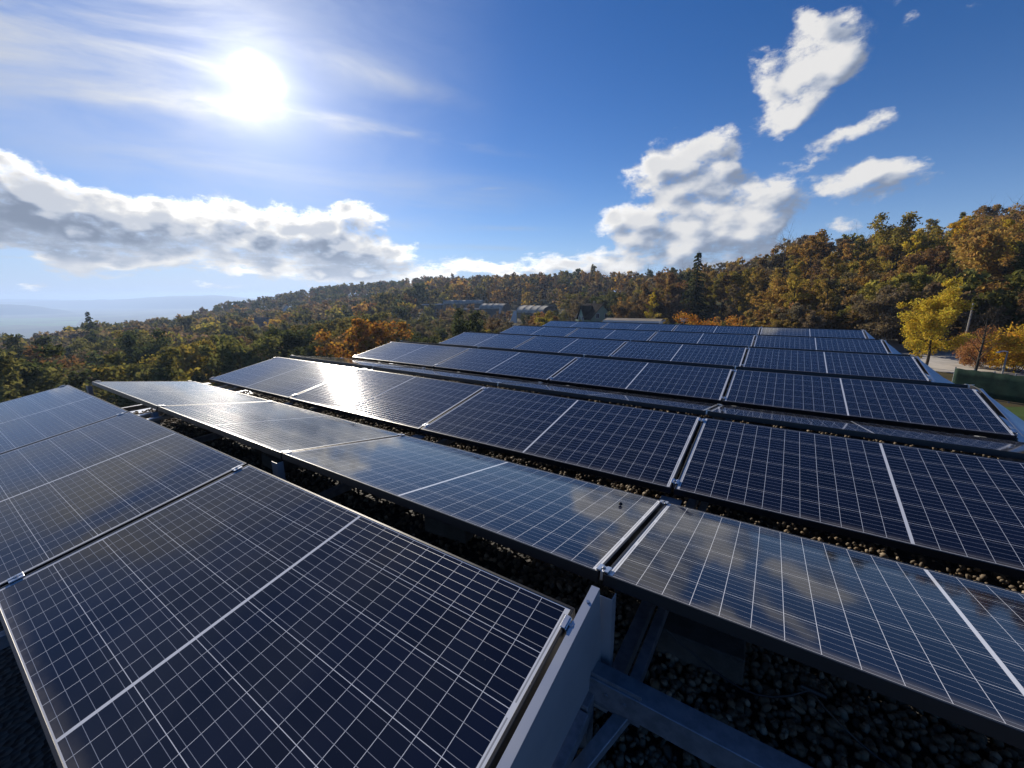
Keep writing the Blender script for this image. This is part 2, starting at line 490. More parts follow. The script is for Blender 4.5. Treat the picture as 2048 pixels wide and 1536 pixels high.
# ------------------------------------------------------------------ materials of the array
def panel_material():
    m, nt, out = material('solar_cells')
    uv = nt.n('ShaderNodeUVMap').outputs[0]
    sep = nt.n('ShaderNodeSeparateXYZ'); nt.link(uv, sep.inputs[0])
    u, v = sep.outputs[0], sep.outputs[1]
    mx, mg, my, g = 0.026, 0.012, 0.013, 0.0017
    cx = (PW - 2 * mx - mg) / 24
    cy = (PH - 2 * my) / 6
    # short-side direction: one cell row
    vy = nt.m('DIVIDE', nt.m('SUBTRACT', v, my), cy)
    fy = nt.m('FRACT', vy)
    ly = nt.m('LESS_THAN', nt.m('MULTIPLY', nt.m('SUBTRACT', .5, nt.m('ABSOLUTE', nt.m('SUBTRACT', fy, .5))), cy), g / 2)
    # long direction, two halves with a gap in the middle
    half = nt.m('GREATER_THAN', u, PW / 2)
    ux = nt.m('DIVIDE', nt.m('SUBTRACT', nt.m('SUBTRACT', u, mx), nt.m('MULTIPLY', half, mg)), cx)
    fx = nt.m('FRACT', ux)
    lx = nt.m('LESS_THAN', nt.m('MULTIPLY', nt.m('SUBTRACT', .5, nt.m('ABSOLUTE', nt.m('SUBTRACT', fx, .5))), cx), g / 2)
    mid = nt.m('LESS_THAN', nt.m('ABSOLUTE', nt.m('SUBTRACT', u, PW / 2)), mg / 2 + .001)
    ex = nt.m('LESS_THAN', nt.m('SUBTRACT', PW / 2, nt.m('ABSOLUTE', nt.m('SUBTRACT', u, PW / 2))), mx)
    ey = nt.m('LESS_THAN', nt.m('SUBTRACT', PH / 2, nt.m('ABSOLUTE', nt.m('SUBTRACT', v, PH / 2))), my)
    sheet = nt.m('MAXIMUM', nt.m('MAXIMUM', lx, ly), nt.m('MAXIMUM', mid, nt.m('MAXIMUM', ex, ey)))
    # five busbars per cell
    fb = nt.m('FRACT', nt.m('MULTIPLY', fy, 5))
    bus = nt.m('LESS_THAN', nt.m('MULTIPLY', nt.m('ABSOLUTE', nt.m('SUBTRACT', fb, .5)), cy / 5), 0.0006)
    bus = nt.m('MULTIPLY', bus, nt.m('SUBTRACT', 1.0, nt.m('MAXIMUM', ex, nt.m('MAXIMUM', ey, mid))))
    # cross ribbons in the end margins
    rb = nt.m('LESS_THAN', nt.m('ABSOLUTE', nt.m('SUBTRACT', nt.m('SUBTRACT', PW / 2, nt.m('ABSOLUTE', nt.m('SUBTRACT', u, PW / 2))), .0195)), .0022)
    rb = nt.m('MULTIPLY', rb, nt.m('GREATER_THAN', nt.m('FRACT', nt.m('ADD', nt.m('MULTIPLY', vy, .5), .06)), .12))
    # each cell a slightly different navy
    idv = nt.n('ShaderNodeCombineXYZ')
    nt.link(nt.m('FLOOR', ux), idv.inputs[0]); nt.link(nt.m('FLOOR', vy), idv.inputs[1])
    oi = nt.n('ShaderNodeObjectInfo'); nt.link(oi.outputs['Random'], idv.inputs[2])
    wn = nt.n('ShaderNodeTexWhiteNoise'); nt.link(idv.outputs[0], wn.inputs[0])
    cell = nt.mix(wn.outputs[0], (.0035, .0055, .0155, 1), (.0055, .0085, .024, 1))
    col = nt.mix(sheet, cell, (.60, .62, .66, 1))
    col = nt.mix(rb, col, (.30, .31, .33, 1))
    # dust: a film, specks, and a dried tide line above the lower edge
    tcn = nt.n('ShaderNodeTexCoord')
    off = nt.n('ShaderNodeCombineXYZ'); nt.link(nt.m('MULTIPLY', oi.outputs['Random'], 37.0), off.inputs[2])
    pv = nt.vm('ADD', uv, off.outputs[0])
    film = nt.noise(pv, 2.2, 5, .6)
    speck = nt.m('GREATER_THAN', nt.noise(pv, 95, 2, .5), .80)
    tide = nt.m('MULTIPLY', nt.smooth(v, 0.012, 0.060, 1.0, 0.0), nt.smooth(nt.noise(pv, 9, 4, .6), .3, .6, .35, 1.0))
    dust = nt.m('ADD', nt.m('MULTIPLY', film, .007), nt.m('ADD', nt.m('MULTIPLY', speck, .2), nt.m('MULTIPLY', tide, .22)), clamp=True)
    col = nt.mix(dust, col, (.34, .30, .25, 1))
    bn = bump(nt, nt.noise(pv, 3.0, 1, .4), .03, .004)
    rough = nt.m('ADD', nt.m('MULTIPLY_ADD', film, .03, .036), nt.m('MULTIPLY', dust, .5))
    p = principled(nt, col, rough, 0.0, .38, bn)
    # busbar wires: drawn metal lying along the panel
    p2 = principled(nt, (.36, .37, .40), .28, .35, .3)
    p2.inputs['Anisotropic'].default_value = .7
    tg = nt.n('ShaderNodeTangent', direction_type='UV_MAP')
    nt.link(tg.outputs[0], p2.inputs['Tangent'])
    mx_ = nt.n('ShaderNodeMixShader')
    nt.link(nt.m('MULTIPLY', bus, .95), mx_.inputs[0]); nt.link(p.outputs[0], mx_.inputs[1]); nt.link(p2.outputs[0], mx_.inputs[2])
    nt.link(mx_.outputs[0], out.inputs[0])
    return m


M_CELL = panel_material()
M_FRAME = simple('black_anodised', (.012, .012, .014), .38, .0, .5, .3, 20)
M_BACK = simple('white_backsheet', (.5, .5, .5), .6, 0, .3)
M_ALU = simple('mill_aluminium', (.72, .73, .75), .34, 1.0, .5, .15, 14)
M_BOLT = simple('stainless_bolt', (.55, .55, .56), .3, 1.0, .5, .3, 30)
M_PLATE = simple('grey_coated_sheet', (.30, .30, .315), .5, 0.0, .5, .08, 6, .02)
M_DEFL = simple('galvanised_sheet', (.50, .53, .58), .36, .75, .5, .12, 5)
M_GALV = simple('galvanised_steel', (.27, .29, .33), .5, .5, .5, .35, 22)
M_RUBBER = simple('black_cable', (.01, .01, .01), .5, 0, .4)
M_CONC = simple('concrete', (.10, .095, .085), .85, 0, .3, .3, 12, .4)


def box_bm(parts, name, mat, bevel=0.0012):
    mb = MB()
    for lo, hi in parts: mb.box(lo, hi)
    me = mb.mesh(name, bevel)
    me.materials.append(mat)
    return me


LIP = 0.010
ME_FRAME = box_bm([((0, 0, -FH), (PW, LIP, 0)), ((0, PH - LIP, -FH), (PW, PH, 0)), ((0, LIP, -FH), (LIP, PH - LIP, 0)), ((PW - LIP, LIP, -FH), (PW, PH - LIP, 0))], 'frame', M_FRAME)
ME_GLASS = bpy.data.meshes.new('glass')
gv = [(LIP, LIP, -.002), (PW - LIP, LIP, -.002), (PW - LIP, PH - LIP, -.002), (LIP, PH - LIP, -.002)]
gv += [(x, y, -.0075) for x, y, z in gv]
ME_GLASS.from_pydata(gv, [], [(0, 1, 2, 3), (7, 6, 5, 4), (0, 4, 5, 1), (1, 5, 6, 2), (2, 6, 7, 3), (3, 7, 4, 0)])
uvl = ME_GLASS.uv_layers.new(name='UVMap')
for lp in ME_GLASS.loops:
    uvl.data[lp.index].uv = gv[lp.vertex_index][:2]
ME_GLASS.materials.append(M_CELL); ME_GLASS.materials.append(M_BACK)
ME_GLASS.polygons[1].material_index = 1


def clamp_mesh(end):
    mb = MB()
    w = .045
    x1 = .030 if not end else .022
    mb.box((-.012, -w / 2, .0015), (.004, w / 2, .0065))              # tongue on this panel
    mb.box((.004, -w / 2, -.03), (x1 - .014, w / 2, .003))            # web in the gap
    if not end: mb.box((x1 - .014, -w / 2, .0015), (x1 + .002, w / 2, .0065))
    else: mb.box((x1 - .014, -w / 2, -.042), (x1, w / 2, -.008))
    me = mb.mesh('clamp', .001)
    me.materials.append(M_ALU)
    return me


def bolt_mesh():
    mb = MB()
    mb.tube([(0, 0, 0), (0, 0, .009)], .0065, 8)
    mb.tube([(0, 0, .009), (0, 0, .0092)], .003, 6)
    me = mb.mesh('bolt'); me.materials.append(M_BOLT)
    return me


ME_CLAMP, ME_ENDCLAMP, ME_BOLT = clamp_mesh(False), clamp_mesh(True), bolt_mesh()

ORD = ['', 'nearest', 'second', 'third', 'fourth', 'fifth', 'sixth', 'seventh', 'eighth', 'ninth', 'tenth', 'eleventh', 'twelfth']
COLN = ['at the far left end', 'second from the left end', 'second from the right end', 'at the right end']


def panel_label(r, j):
    if r == 1:
        return ['dark solar panel at the far left end of the nearest row', 'blue-sheened middle solar panel of the nearest row',
                'large dark solar panel nearest the camera, beside the grey side sheet'][j]
    if r == 3 and j == 0: return 'solar panel at the left end of the third row, edge of the sun glare'
    if r == 3 and j == 1: return 'solar panel in the third row with the white sun glare on it'
    if r == 2 and j == 2: return 'solar panel in the second row with a small dark stone on it'
    if r == 2 and j == 3: return 'solar panel overhanging the open bay and grey steel beam'
    side = 'sloping away' if r % 2 == 0 else 'facing the camera'
    return 'solar panel %s of the %s row, %s' % (COLN[j], ORD[r], side)


def make_panel(r, j):
    y, z, th = row_frame(r)
    root = empty('solar_panel', ((j - 3) * PITCHX + .01, y, z), (th, 0, 0))
    # installers' tolerances: a few tenths of a millimetre and minutes of arc
    root.rotation_euler[0] += random.uniform(-.0022, .0022); root.rotation_euler[1] = random.uniform(-.0012, .0012)
    tag(root, panel_label(r, j), 'solar panel', 'solar panels in rows on the flat roof')
    link('frame', ME_FRAME, root)
    link('glass', ME_GLASS, root)
    end = (j == 3) or (r == 1 and j == 2)
    for yy in (.075 if r % 2 else .03, PH - (.03 if r % 2 == 0 else .06)):
        cl = link('clamp', ME_ENDCLAMP if end else ME_CLAMP, root)
        cl.location = (PW, yy, 0)
        bo = link('bolt', ME_BOLT, cl)
        bo.location = (.010 if not end else .015, 0, .003 if not end else -.008)
    if j == 0:
        for yy in (.05, PH - .05):
            cl = link('clamp', ME_ENDCLAMP, root)
            cl.location = (0, yy, 0); cl.rotation_euler[2] = math.pi
            bo = link('bolt', ME_BOLT, cl); bo.location = (.015, 0, -.008)
    return root


for r in range(1, 13):
    for j in range(4):
        if r == 1 and j == 3: continue            # the open bay the picture was taken from
        make_panel(r, j)

# ------------------------------------------------------------------ building, roof and steelwork
XL, XR = -3 * PITCHX - .45, PITCHX + .75
YN, YF = -1.6, 6 * PER + .6
GROUND_Z = -4.6


def roof_material():
    m, nt, out = material('roof_gravel_bed')
    tc = nt.n('ShaderNodeTexCoord')
    vo = nt.n('ShaderNodeTexVoronoi'); nt.link(tc.outputs['Object'], vo.inputs['Vector']); vo.inputs['Scale'].default_value = 38
    col = nt.mix(vo.outputs['Color'], (.02, .019, .018, 1), (.06, .055, .05, 1))
    p = principled(nt, col, .85, 0, .3, bump(nt, vo.outputs['Distance'], 1.0, .02))
    nt.link(p.outputs[0], out.inputs[0])
    return m


M_ROOF = roof_material()
M_WALL = simple('rendered_wall', (.34, .33, .31), .85, 0, .2, .15, 1.5, .1)
bld = tag(empty('flat_roofed_building', ((XL + XR) / 2, (YN + YF) / 2, GROUND_Z)), 'flat roofed building that carries the solar array on its gravel roof', 'building')
mb = MB()
ox, oy = (XL + XR) / 2, (YN + YF) / 2
x0, x1, y0, y1 = XL - ox, XR - ox, YN - oy, YF - oy
zt = ROOF_Z - .06 - GROUND_Z
for lo, hi in (((x0, y0, -1), (x1, y0 + .3, zt)), ((x0, y1 - .3, -1), (x1, y1, zt)), ((x0, y0 + .3, -1), (x0 + .3, y1 - .3, zt)), ((x1 - .3, y0 + .3, -1), (x1, y1 - .3, zt))):
    mb.box(lo, hi)
mb.build('wall', M_WALL, bld)
mb = MB(); mb.box((x0 + .31, y0 + .31, zt - .25), (x1 - .31, y1 - .31, zt + .035)); mb.build('roof', M_ROOF, bld)
mb = MB()
for lo, hi in (((x0 - .03, y0 - .03, zt + .003), (x1 + .03, y0 + .3, zt + .06)), ((x0 - .03, y1 - .3, zt + .003), (x1 + .03, y1 + .03, zt + .06)),
               ((x0 - .03, y0 + .3, zt + .003), (x0 + .3, y1 - .3, zt + .06)), ((x1 - .3, y0 + .3, zt + .003), (x1 + .03, y1 - .3, zt + .06))):
    mb.box(lo, hi)
mb.build('roof_edge', M_DEFL, bld)

# steel grid under the panels
fr = tag(empty('mounting_frame', (0, 0, ROOF_Z)), 'dark galvanised steel frame of beams, posts and braces under the solar panels', 'frame')
Zo = -ROOF_Z


def fpart(name, mb, mat=None, bevel=.002):
    return mb.build(name, mat or M_GALV, fr, bevel)


for k in range(6):                                      # a beam along each ridge
    yr = PER * k + CC + GR / 2 - (.02 if k == 0 else 0)
    zb = -.14
    mb = MB(); mb.bar((-3 * PITCHX - .05, yr, zb + Zo), (PITCHX - .03 if k else 2.6, yr, zb + Zo), .075, .085); fpart('ridge_beam', mb)
for k in range(5):                                      # and one along each valley
    yv = PER * k + 2 * CC + GR + GV / 2
    mb = MB(); mb.bar((-3 * PITCHX - .05, yv, -.24 + Zo), (PITCHX - .03, yv, -.24 + Zo), .06, .06); fpart('valley_beam', mb)
for j in range(5):                                      # rails up and down under each column joint
    xr = (j - 3) * PITCHX + (.075 if j == 3 else 0)
    ys = -.25 if j != 4 else PER
    mb = MB(); mb.bar((xr, (1.14 if j == 3 else -.25), -.225 + Zo), (xr, 6 * PER, -.225 + Zo), .05, .055); fpart('cross_rail', mb)
mb = MB(); mb.bar((.155, 1.13, -.145 + Zo), (.155, 4.4, -.205 + Zo), .035, .05); fpart('cross_rail', mb)
mb = MB(); mb.bar((.028, .98, -.20 + Zo), (.028, -.30, -.20 + Zo), .055, .05); fpart('side_rail', mb)
for j in range(5):                                      # ridge posts, grey sheet-metal channels
    for k in range(6):
        if j == 4 and k == 0: continue
        yr = PER * k + CC + GR / 2
        xr = (j - 3) * PITCHX + (.03 if j == 3 else 0)
        mb = MB()
        mb.box((xr - .032, yr + .045, .02), (xr + .032, yr + .049, SS - .045 + Zo))
        mb.box((xr + .029, yr + .0495, .02), (xr + .033, yr + .085, SS - .045 + Zo))
        fpart('ridge_post', mb, M_PLATE, .0006)
mb = MB(); mb.box((-.012, .985, .0), (.05, 1.04, .20)); mb.box((-.02, .96, 0), (.07, 1.06, .008)); fpart('bay_post', mb)
mb = MB(); mb.bar((.15, 1.07, -.20 + Zo), (.02, .80, .02), .045, .03); fpart('brace', mb)
mb = MB(); mb.bar((.90, 1.10, -.20 + Zo), (.98, 1.10, .0), .05, .05); fpart('bay_post', mb)
mb = MB()
mb.box((-.012, 1.0465, -.205 + Zo), (.20, 1.0505, -.085 + Zo))
for bx_ in (.03, .09, .15):
    mb.tube([(bx_, 1.047, -.14 + Zo), (bx_, 1.036, -.14 + Zo)], .0085, 6)
fpart('joint_plate', mb, M_GALV, .0008)
mb = MB()
for j_, (xa_, xb_) in enumerate(((.22, .62), (.62, 1.05), (1.05, 1.5))):
    mb.tube([(xa_ + (xb_ - xa_) * t, 1.235 + .02 * math.sin(t * 6), .03 + Zo - .16 * 4 * t * (1 - t) * (.6 + .3 * (j_ % 2))) for t in np.linspace(0, 1, 11)], .0035, 6)
mb.tube([(.60, 1.235, .03 + Zo), (.66, 1.235, .027 + Zo)], .009, 8)
fpart('cable', mb, M_RUBBER, 0)
# bright aluminium rails that bridge the gaps near the left end
for (x, ya, yb, z) in ((-4.40, CC - .10, CC + GR + .12, .085), (-4.17, CC - .10, CC + GR + .12, .085)):
    mb = MB(); mb.bar((x, ya, z + Zo), (x, yb, z + Zo), .05, .03); fpart('gap_rail', mb, M_ALU)
for x in (-5.93, -5.66):
    mb = MB(); mb.bar((x, PER - GV - .1, -.075 + Zo), (x, PER + .1, -.075 + Zo), .07, .03); fpart('gap_rail', mb, M_ALU)
# valley shoes: small dark brackets
for j in range(5):
    for k in range(5):
        xr = (j - 3) * PITCHX
        yv = PER * k + 2 * CC + GR + GV / 2
        mb = MB(); mb.box((xr - .05, yv - .05, .02), (xr + .05, yv + .05, -.07 + Zo)); mb.box((xr - .06, yv - .10, -.069 + Zo), (xr + .06, yv + .10, -.064 + Zo)); fpart('shoe', mb, M_GALV)

# ballast kerbs lying on the gravel
blk = MB(); blk.box((-.16, -.10, 0), (.16, .10, .12))
ME_BLOCK = blk.mesh('ballast_block', .006); ME_BLOCK.materials.append(M_CONC)
for i, (x, y, a) in enumerate(((.30, 1.62, .05), (-1.2, 1.75, 0.1), (-3.2, 1.7, -.08))):
    o = bpy.data.objects.new('ballast_block', ME_BLOCK); COL.objects.link(o)
    o.location = (x, y, ROOF_Z + .012); o.rotation_euler[2] = a
    tag(o, ['dim concrete ballast block under the panel over the open bay', 'concrete ballast block under the middle of the second panel row', 'concrete ballast block under the left part of the second panel row'][i], 'block', 'concrete ballast blocks on the gravel')

# grey side sheet closing the end of the nearest row
sh = tag(empty('side_sheet', (.03, .9, ROOF_Z)), 'grey metal side sheet with a folded top edge beside the nearest panel', 'metal sheet')
oy = -.9


def zt_at(y): return SS * min(y / CC, 1.0) + .012 + .0 * y


mb = MB()
prof = [(1.155, -.15), (1.10, .197), (-.40, -.078), (-.40, -.15)]
mb.prism([(0, y + oy, z + Zo) for y, z in prof], (.002, 0, 0))
mb.build('sheet', M_PLATE, sh)
mb = MB()
fa, fb = np.array([0, 1.10 + oy, .197 + Zo + .0015]), np.array([0, -.40 + oy, -.078 + Zo + .0015])
mb.prism([fa + (.002, 0, 0), fb + (.002, 0, 0), fb + (-.026, 0, 0), fa + (-.026, 0, 0)], (0, 0, .002))
mb.build('flange', M_DEFL, sh)
mb = MB(); mb.tube([(-.012, 1.035 + oy, .189 + Zo), (-.012, 1.035 + oy, .1915 + Zo)], .006, 10); mb.build('rivet', M_BOLT, sh)
mb = MB(); mb.box((.003, .565 + oy, -.168 + Zo), (.040, .66 + oy, -.162 + Zo)); mb.build('bracket', M_ALU, sh)

# sloping gable sheets at the right-hand ends of the tents
for k in range(1, 6):
    ya, yr0, yr1, yb = PER * k, PER * k + CC, PER * k + CC + GR, PER * k + 2 * CC + GR
    xi = PITCHX + .022
    d = tag(empty('wind_deflector', (xi, (yr0 + yr1) / 2, ROOF_Z)), 'pale blue-grey wind deflector sheet at the right end of the %s and %s panel rows' % (ORD[2 * k + 1], ORD[2 * k + 2]), 'wind deflector', 'wind deflector sheets at the right ends of the rows')
    om = np.array([xi, (yr0 + yr1) / 2, ROOF_Z])
    xo, zo = xi + .44, -.25
    P = lambda x, y, z: np.array([x, y, z]) - om
    a_, b_, c_, e_ = P(xi, ya, .0), P(xi, yr0, SS), P(xi, yr1, SS), P(xi, yb, 0)
    f_, g_, h_ = P(xo, ya - .02, zo), P(xo, (yr0 + yr1) / 2 + .25, zo + .03), P(xo, yb + .02, zo)
    n_ = np.array([.0, 0, -.002])
    mb = MB(); mb.prism([a_, f_, g_, b_], n_); mb.build('near_sheet', M_DEFL, d)
    mb = MB(); mb.prism([b_, g_, c_], n_); mb.prism([c_, g_, h_, e_], n_); mb.build('far_sheet', M_DEFL, d)
    mb = MB(); mb.bar(a_ + (0.006, 0, .004), b_ + (0.006, 0, .004), .02, .004); mb.bar(c_ + (0.006, 0, .004), e_ + (0.006, 0, .004), .02, .004); mb.build('flange', M_ALU, d)

# small things lying on and under the panels
yy, zz, tt = row_frame(2)


def on_row(r, px, py):
    y, z, t = row_frame(r)
    n = np.array([0, -math.sin(t), math.cos(t)]); q = np.array([0, y, z])
    d = ray(px, py)
    return CAM + d * (((q - CAM) @ n) / (d @ n))


bm = bmesh.new(); bmesh.ops.create_icosphere(bm, subdivisions=2, radius=.011)
for v in bm.verts: v.co *= random.uniform(.8, 1.15); v.co.z *= .8
me = bpy.data.meshes.new('stone'); bm.to_mesh(me); bm.free()
M_STONE = simple('dark_stone', (.02, .02, .02), .6, 0, .4); me.materials.append(M_STONE)
o = bpy.data.objects.new('stone', me); COL.objects.link(o)
o.location = on_row(2, 1241, 1010) + np.array([0, 0, .007])
tag(o, 'small dark stone lying on a panel of the second row', 'stone')
mb = MB(); p = np.array([-.78, CC + .04, .03])
mb.tube([p + (0, 0, -.12), p + (.004, 0, -.05), p + (.012, 0, .0), p + (.03, 0, .03), p + (.055, 0, .045)], .0022, 6)
o = mb.build('cable_end', simple('pale_wire', (.5, .48, .42), .5)); tag(o, 'pale bent cable end sticking up behind the nearest row', 'cable')
mb = MB()
for (xa, xb, ya, s) in ((-4.2, -3.75, CC + .06, .09), (-4.35, -3.7, CC + .10, .12)):
    pts = [(xa + (xb - xa) * t, ya + .04 * t, .07 - s * 4 * t * (1 - t)) for t in np.linspace(0, 1, 9)]
    mb.tube(pts, .004, 5)
o = mb.build('cable', M_RUBBER, None, 0, True); tag(o, 'black cables sagging in the gap behind the nearest row', 'cable')

# gravel: too many stones to count
def pebbles(name, n, xr_, yr_, z, smin, smax, sub):
    bm = bmesh.new(); bmesh.ops.create_icosphere(bm, subdivisions=sub, radius=1)
    bv = np.array([v.co[:] for v in bm.verts]); bf = np.array([[v.index for v in f.verts] for f in bm.faces]); bm.free()
    V = np.empty((n, len(bv), 3), np.float32)
    pos = np.stack([rng.uniform(*xr_, n), rng.uniform(*yr_, n), np.full(n, z)], 1)
    sc = rng.uniform(smin, smax, (n, 1)) * rng.uniform(.65, 1.25, (n, 3)); sc[:, 2] *= .75
    q = rng.normal(size=(n, 4)); q /= np.linalg.norm(q, axis=1)[:, None]
    w, x, y, zq = q.T
    Rm = np.stack([np.stack([1 - 2 * (y * y + zq * zq), 2 * (x * y - zq * w), 2 * (x * zq + y * w)], 1), np.stack([2 * (x * y + zq * w), 1 - 2 * (x * x + zq * zq), 2 * (y * zq - x * w)], 1), np.stack([2 * (x * zq - y * w), 2 * (y * zq + x * w), 1 - 2 * (x * x + y * y)], 1)], 1)
    jit = 1 + rng.normal(0, .07, (n, len(bv), 1))
    V = np.einsum('nij,nvj->nvi', Rm, bv[None] * jit * sc[:, None, :])
    pos[:, 2] += rng.uniform(0, .018, n)
    V += pos[:, None, :]
    Fx = (bf[None] + (np.arange(n) * len(bv))[:, None, None]).reshape(-1, 3)
    return V.reshape(-1, 3), Fx


m, nt, out = material('river_pebbles')
ge = nt.n('ShaderNodeNewGeometry')
tc = nt.n('ShaderNodeTexCoord')
ra = nt.n('ShaderNodeValToRGB'); nt.link(ge.outputs['Random Per Island'], ra.inputs[0])
ra.color_ramp.elements[0].color = (.12, .095, .066, 1); ra.color_ramp.elements[1].color = (.46, .38, .28, 1)
e = ra.color_ramp.elements.new(.5); e.color = (.17, .13, .085, 1)
e = ra.color_ramp.elements.new(.8); e.color = (.20, .14, .08, 1)
col = nt.mix(nt.m('MULTIPLY', nt.noise(tc.outputs['Object'], 60, 4), .5), ra.outputs[0], (.08, .07, .06, 1))
p = principled(nt, col, .7, 0, .3, bump(nt, nt.noise(tc.outputs['Object'], 140, 3), .3, .004))
nt.link(p.outputs[0], out.inputs[0])
M_PEB = m
Vs, Fs, o_ = [], [], 0
for args in (('a', 11000, (-.6, 2.5), (.1, 2.7), ROOF_Z, .008, .020, 2), ('b', 18000, (-6.7, 2.6), (.9, 3.6), ROOF_Z, .009, .020, 1), ('c', 6000, (-6.7, 2.6), (3.6, 6.5), ROOF_Z, .014, .026, 1)):
    v_, f_ = pebbles(*args)
    Vs.append(v_); Fs.append(f_ + o_); o_ += len(v_)
me = np_mesh('gravel', np.concatenate(Vs), np.concatenate(Fs), True); me.materials.append(M_PEB)
o = bpy.data.objects.new('gravel', me); COL.objects.link(o)
tag(o, 'grey and tan river gravel spread over the flat roof', 'gravel', None, 'stuff')

# ------------------------------------------------------------------ terrain
# ground profiles: for azimuths (given by a column of the photograph at the horizon) distance and height of the ground
PROF = {
    -900: [(12, -4.6), (40, -16), (120, -30), (300, -48), (700, -100), (1500, -138), (3200, -138), (9000, -120)],
    -100: [(10, -4.6), (45, -16), (70, -19), (150, -25), (300, -33), (450, -55), (900, -110), (1500, -138), (3200, -138), (9000, -120)],
    0: [(10, -4.6), (45, -16), (70, -18.5), (150, -25), (320, -33), (450, -55), (900, -110), (1500, -138), (3200, -138), (9000, -120)],
    200: [(10, -4.6), (45, -15.5), (70, -18), (130, -23), (300, -26), (450, -48), (900, -105), (1500, -138), (3200, -138), (9000, -120)],
    400: [(10, -4.6), (45, -15), (70, -18), (130, -22.5), (250, -24), (420, -20.5), (600, -45), (1000, -110), (1500, -138), (9000, -120)],
    640: [(12, -4.6), (45, -13), (75, -17), (130, -20), (300, -17), (470, -3), (620, -8), (1200, -100), (2000, -138), (9000, -120)],
    850: [(14, -4.6), (45, -11.5), (75, -14.5), (130, -16.5), (210, -9), (250, -8), (420, 4.5), (600, 2), (1200, -80), (9000, -100)],
    1050: [(16, -4.6), (50, -9), (100, -10.5), (150, -9), (200, -8.5), (300, 1.0), (500, 1), (1200, -60), (9000, -100)],
    1180: [(20, -4.6), (60, -8.5), (110, -10), (180, -7.5), (260, 1.2), (450, 1), (1200, -60), (9000, -100)],
    1400: [(25, -4.6), (80, -7), (120, -6), (195, -2), (400, 0), (1200, -50), (9000, -100)],
    1600: [(30, -4.6), (70, -4.6), (100, -1.5), (165, 1.0), (400, 3), (1200, -50), (9000, -100)],
    1800: [(30, -4.6), (54, -4.4), (76, -2), (150, 1.0), (400, 3), (1200, -50), (9000, -100)],
    2000: [(30, -4.6), (50, -4.4), (68, -1.5), (135, 4), (400, 7), (1200, -50), (9000, -100)],
    2900: [(30, -4.6), (50, -4.4), (75, -1.5), (140, 4), (400, 7), (1200, -50), (9000, -100)],
}
AZS, PRS = [], []
for X in sorted(PROF):
    d = ray(X, 590); AZS.append(math.atan2(d[0], d[1])); PRS.append(PROF[X])
AZS = np.array(AZS)
RS = np.unique(np.concatenate([np.geomspace(4, 9000, 90)]))
PR_T = np.array([np.interp(RS, [q[0] for q in pr], [q[1] for q in pr]) for pr in PRS])
FLAT = np.interp(RS, [4, 60, 300, 1500, 9000], [-4.6, -4.6, -10, -100, -120])


def wob(x, y):
    return (np.sin(x * .047 + 1.3) * np.cos(y * .039) * .9 + np.sin(x * .017 - y * .021) * 1.3 + np.sin(x * .11 + y * .083) * .35)


def zg(x, y):
    dx, dy = x - CAM[0], y - CAM[1]
    r = math.hypot(dx, dy); az = math.atan2(dx, dy)
    lo, hi = AZS[0], AZS[-1]
    if lo <= az <= hi:
        i = min(max(int(np.searchsorted(AZS, az)) - 1, 0), len(AZS) - 2)
        t = (az - AZS[i]) / (AZS[i + 1] - AZS[i])
        za = np.interp(r, RS, PR_T[i]); zb = np.interp(r, RS, PR_T[i + 1])
        z = za * (1 - t) + zb * t
    else:
        gap = 2 * math.pi - (hi - lo)
        t = ((az - hi) % (2 * math.pi)) / gap
        w = min(1, min(t, 1 - t) * 4)
        z = np.interp(r, RS, FLAT) * w + np.interp(r, RS, PR_T[-1] if t < .5 else PR_T[0]) * (1 - w)
    return float(z + wob(x, y) * min(1, max(0, (r - 35) / 80)))


NA = 220
RSG = np.concatenate([[0.5], np.geomspace(5, 9000, 110)])
V = []
for r_ in RSG:
    for k in range(NA):
        a = 2 * math.pi * k / NA
        x, y = CAM[0] + r_ * math.sin(a), CAM[1] + r_ * math.cos(a)
        V.append((x, y, zg(x, y)))
V.append((CAM[0], CAM[1], GROUND_Z))
F4 = [(i * NA + k, i * NA + (k + 1) % NA, (i + 1) * NA + (k + 1) % NA, (i + 1) * NA + k) for i in range(len(RSG) - 1) for k in range(NA)]
me = np_mesh('ground', V, np.array(F4)[:, ::-1], True)
m, nt, out = material('woodland_floor')
tc = nt.n('ShaderNodeTexCoord')
n1 = nt.noise(tc.outputs['Object'], .012, 6, .6); n2 = nt.noise(tc.outputs['Object'], .6, 6, .65); n3 = nt.noise(tc.outputs['Object'], .0022, 3, .5)
col = nt.mix(nt.smooth(n2, .35, .65), (.055, .05, .022, 1), (.10, .075, .04, 1))
col = nt.mix(nt.smooth(n1, .45, .6), col, (.05, .06, .02, 1))
dist = nt.vm('LENGTH', tc.outputs['Object'], out=1)
fld = nt.n('ShaderNodeTexVoronoi'); nt.link(tc.outputs['Object'], fld.inputs['Vector']); fld.inputs['Scale'].default_value = .0022
far = nt.mix(fld.outputs['Color'], (.05, .07, .03, 1), (.10, .12, .05, 1))
far = nt.mix(nt.smooth(n3, .45, .62), far, (.03, .035, .02, 1))
col = nt.mix(nt.smooth(dist, 900, 1400), col, far)
p = principled(nt, col, .95, 0, .1, bump(nt, n2, .5, .1)); nt.link(p.outputs[0], out.inputs[0])
me.materials.append(m)
tag(link('ground', me), kind='structure')


